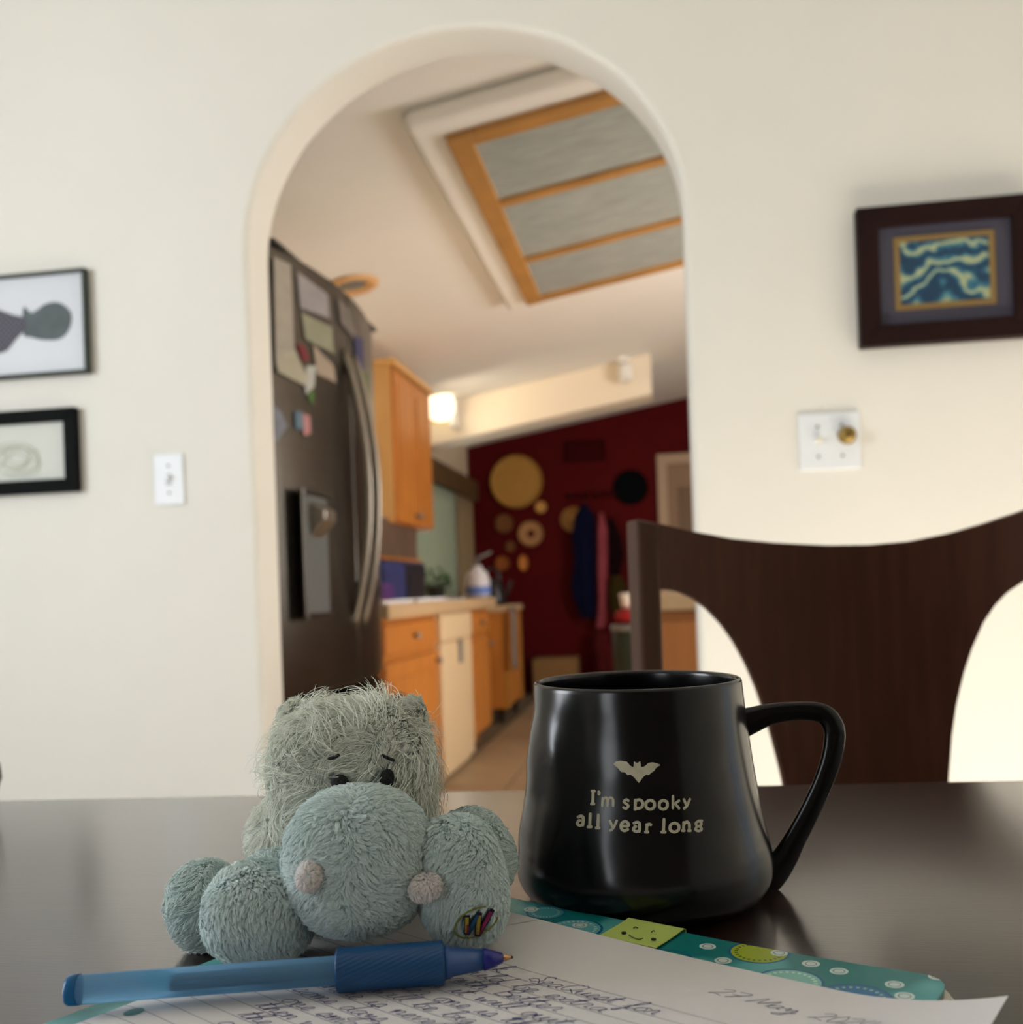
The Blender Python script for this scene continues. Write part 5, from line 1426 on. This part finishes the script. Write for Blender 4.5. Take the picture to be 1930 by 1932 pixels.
tb = wl(toy)
Rn, Fn, Zn = np.array(R), np.array(F), np.array(Z)
def facing(P, Nn, base=tb, thr=0.65):
    d = nrm(P + np.array(base) - np.array(CAM)); return np.sum(d*Nn, axis=1) < thr
def face_mask(P, Nn):
    k = facing(P, Nn)
    for px, py, r_ in ((643,1473,0.0040), (728,1468,0.0042)):
        c = np.array(hit(head, px, py, 0.0)[0]-tb); k &= np.linalg.norm(P-c, axis=1) > r_
    return k
def logo_mask(P, Nn):
    k = facing(P, Nn)
    for i in range(4):
        a = np.array(Wp[i]-tb); b_ = np.array(Wp[i+1]-tb); ab = b_-a
        t = np.clip(((P-a) @ ab)/(ab @ ab), 0, 1)[:, None]
        k &= np.linalg.norm(P-(a+t*ab), axis=1) > 0.0019
    return k
mc = np.array(atD(677, 1622, 0.343)-tb)
def comb_muzzle(P):
    d = P-mc; x = d @ Rn; z = d @ Zn
    return (np.outer(np.sign(x)*np.minimum(1, np.abs(x)/0.004), Rn)*0.9 + np.outer(np.full(len(P), -0.55), Zn))
hc = np.array(atD(666, 1462, 0.385)-tb)
def comb_head(P):
    d = P-hc; x = (d @ Rn)/0.03; z = (d @ Zn)/0.028
    return np.outer(-0.55-0.45*x, Rn) + np.outer(-0.35-0.5*np.abs(x)*(z < 0), Zn) + np.outer(np.full(len(P), -0.15), Fn)
def comb_body(P): return np.tile(-Zn*0.8-Rn*0.3, (len(P), 1))
Q = 1.0
add_fur(head, int(60000*Q), 0.0036, 0.00013, comb_head, lift=0.45, turb=0.9, clump=1500, pull=0.45, material=F_grey, mask=face_mask, seed=3)
add_fur(head, 2400, 0.0125, 0.00015, comb_head, lift=0.30, turb=0.8, turbf=90, material=F_long, name='loose_threads', bend=0.7,
        mask=lambda P, Nn: face_mask(P, Nn) & ((P-hc) @ Zn > -0.012), seed=5, K=8, curl=0.16, clump=240, pull=0.35)
add_fur(head, 110, 0.010, 0.00015, comb_head, lift=0.9, turb=1.2, turbf=200, material=F_long, name='flyaway_threads', bend=0.35,
        mask=lambda P, Nn: facing(P, Nn) & ((P-hc) @ Zn > -0.002) & (np.abs((P-hc) @ Rn) > 0.006), seed=6, K=8, curl=0.2)
tc_ = np.array(hit(head, 715, 1322, 0.0)[0]-tb)
add_fur(head, 9000, 0.0080, 0.00018, lambda P: (P-tc_)+np.outer(np.full(len(P), 0.010), Zn), lift=0.8, turb=0.1, material=F_long, name='crown_tuft', bend=0.3,
        mask=lambda P, Nn: (np.linalg.norm((P-tc_)*np.array([1,1,1]), axis=1) < 0.0048), seed=7)
add_fur(torso, int(36000*Q), 0.0050, 0.00014, comb_body, lift=0.4, turb=0.9, clump=900, pull=0.5, material=F_grey, mask=facing, seed=8)
add_fur(muzzle, int(74000*Q), 0.0026, 0.00011, comb_muzzle, lift=0.42, turb=0.75, turbf=420, clump=3200, pull=0.72, material=F_blue, mask=facing, seed=9)
for k, (o, n_, cc) in enumerate(((leg_fl, 50000, -Zn*0.9-Rn*0.2), (leg_bl, 24000, -Zn*0.8-Rn*0.5), (arm_l, 20000, -Zn*0.6-Rn*0.4), (leg_br, 20000, Rn*0.5-Zn*0.4))):
    add_fur(o, int(n_*Q), 0.0027, 0.00012, cc, lift=0.42, turb=1.0, turbf=300, clump=int(n_/18), pull=0.72, material=F_blue, mask=facing, seed=31+k)
add_fur(leg_fr, int(46000*Q), 0.0027, 0.00012, -Zn*0.9-Rn*0.1, lift=0.42, turb=0.8, turbf=300, clump=2400, pull=0.72, material=F_blue, mask=logo_mask, seed=15)
for o, s_ in ((ear_l, 20), (ear_r, 21)): add_fur(o, 7000, 0.0055, 0.00015, comb_head, lift=0.6, turb=0.9, clump=150, material=F_grey, mask=facing, seed=s_)
for o, s_ in ((n_l, 22), (n_r, 23)): add_fur(o, 7000, 0.0017, 0.00011, -Zn*0.8+Rn*0.4, lift=0.4, turb=0.6, clump=350, pull=0.6, material=F_pink, mask=facing, seed=s_)
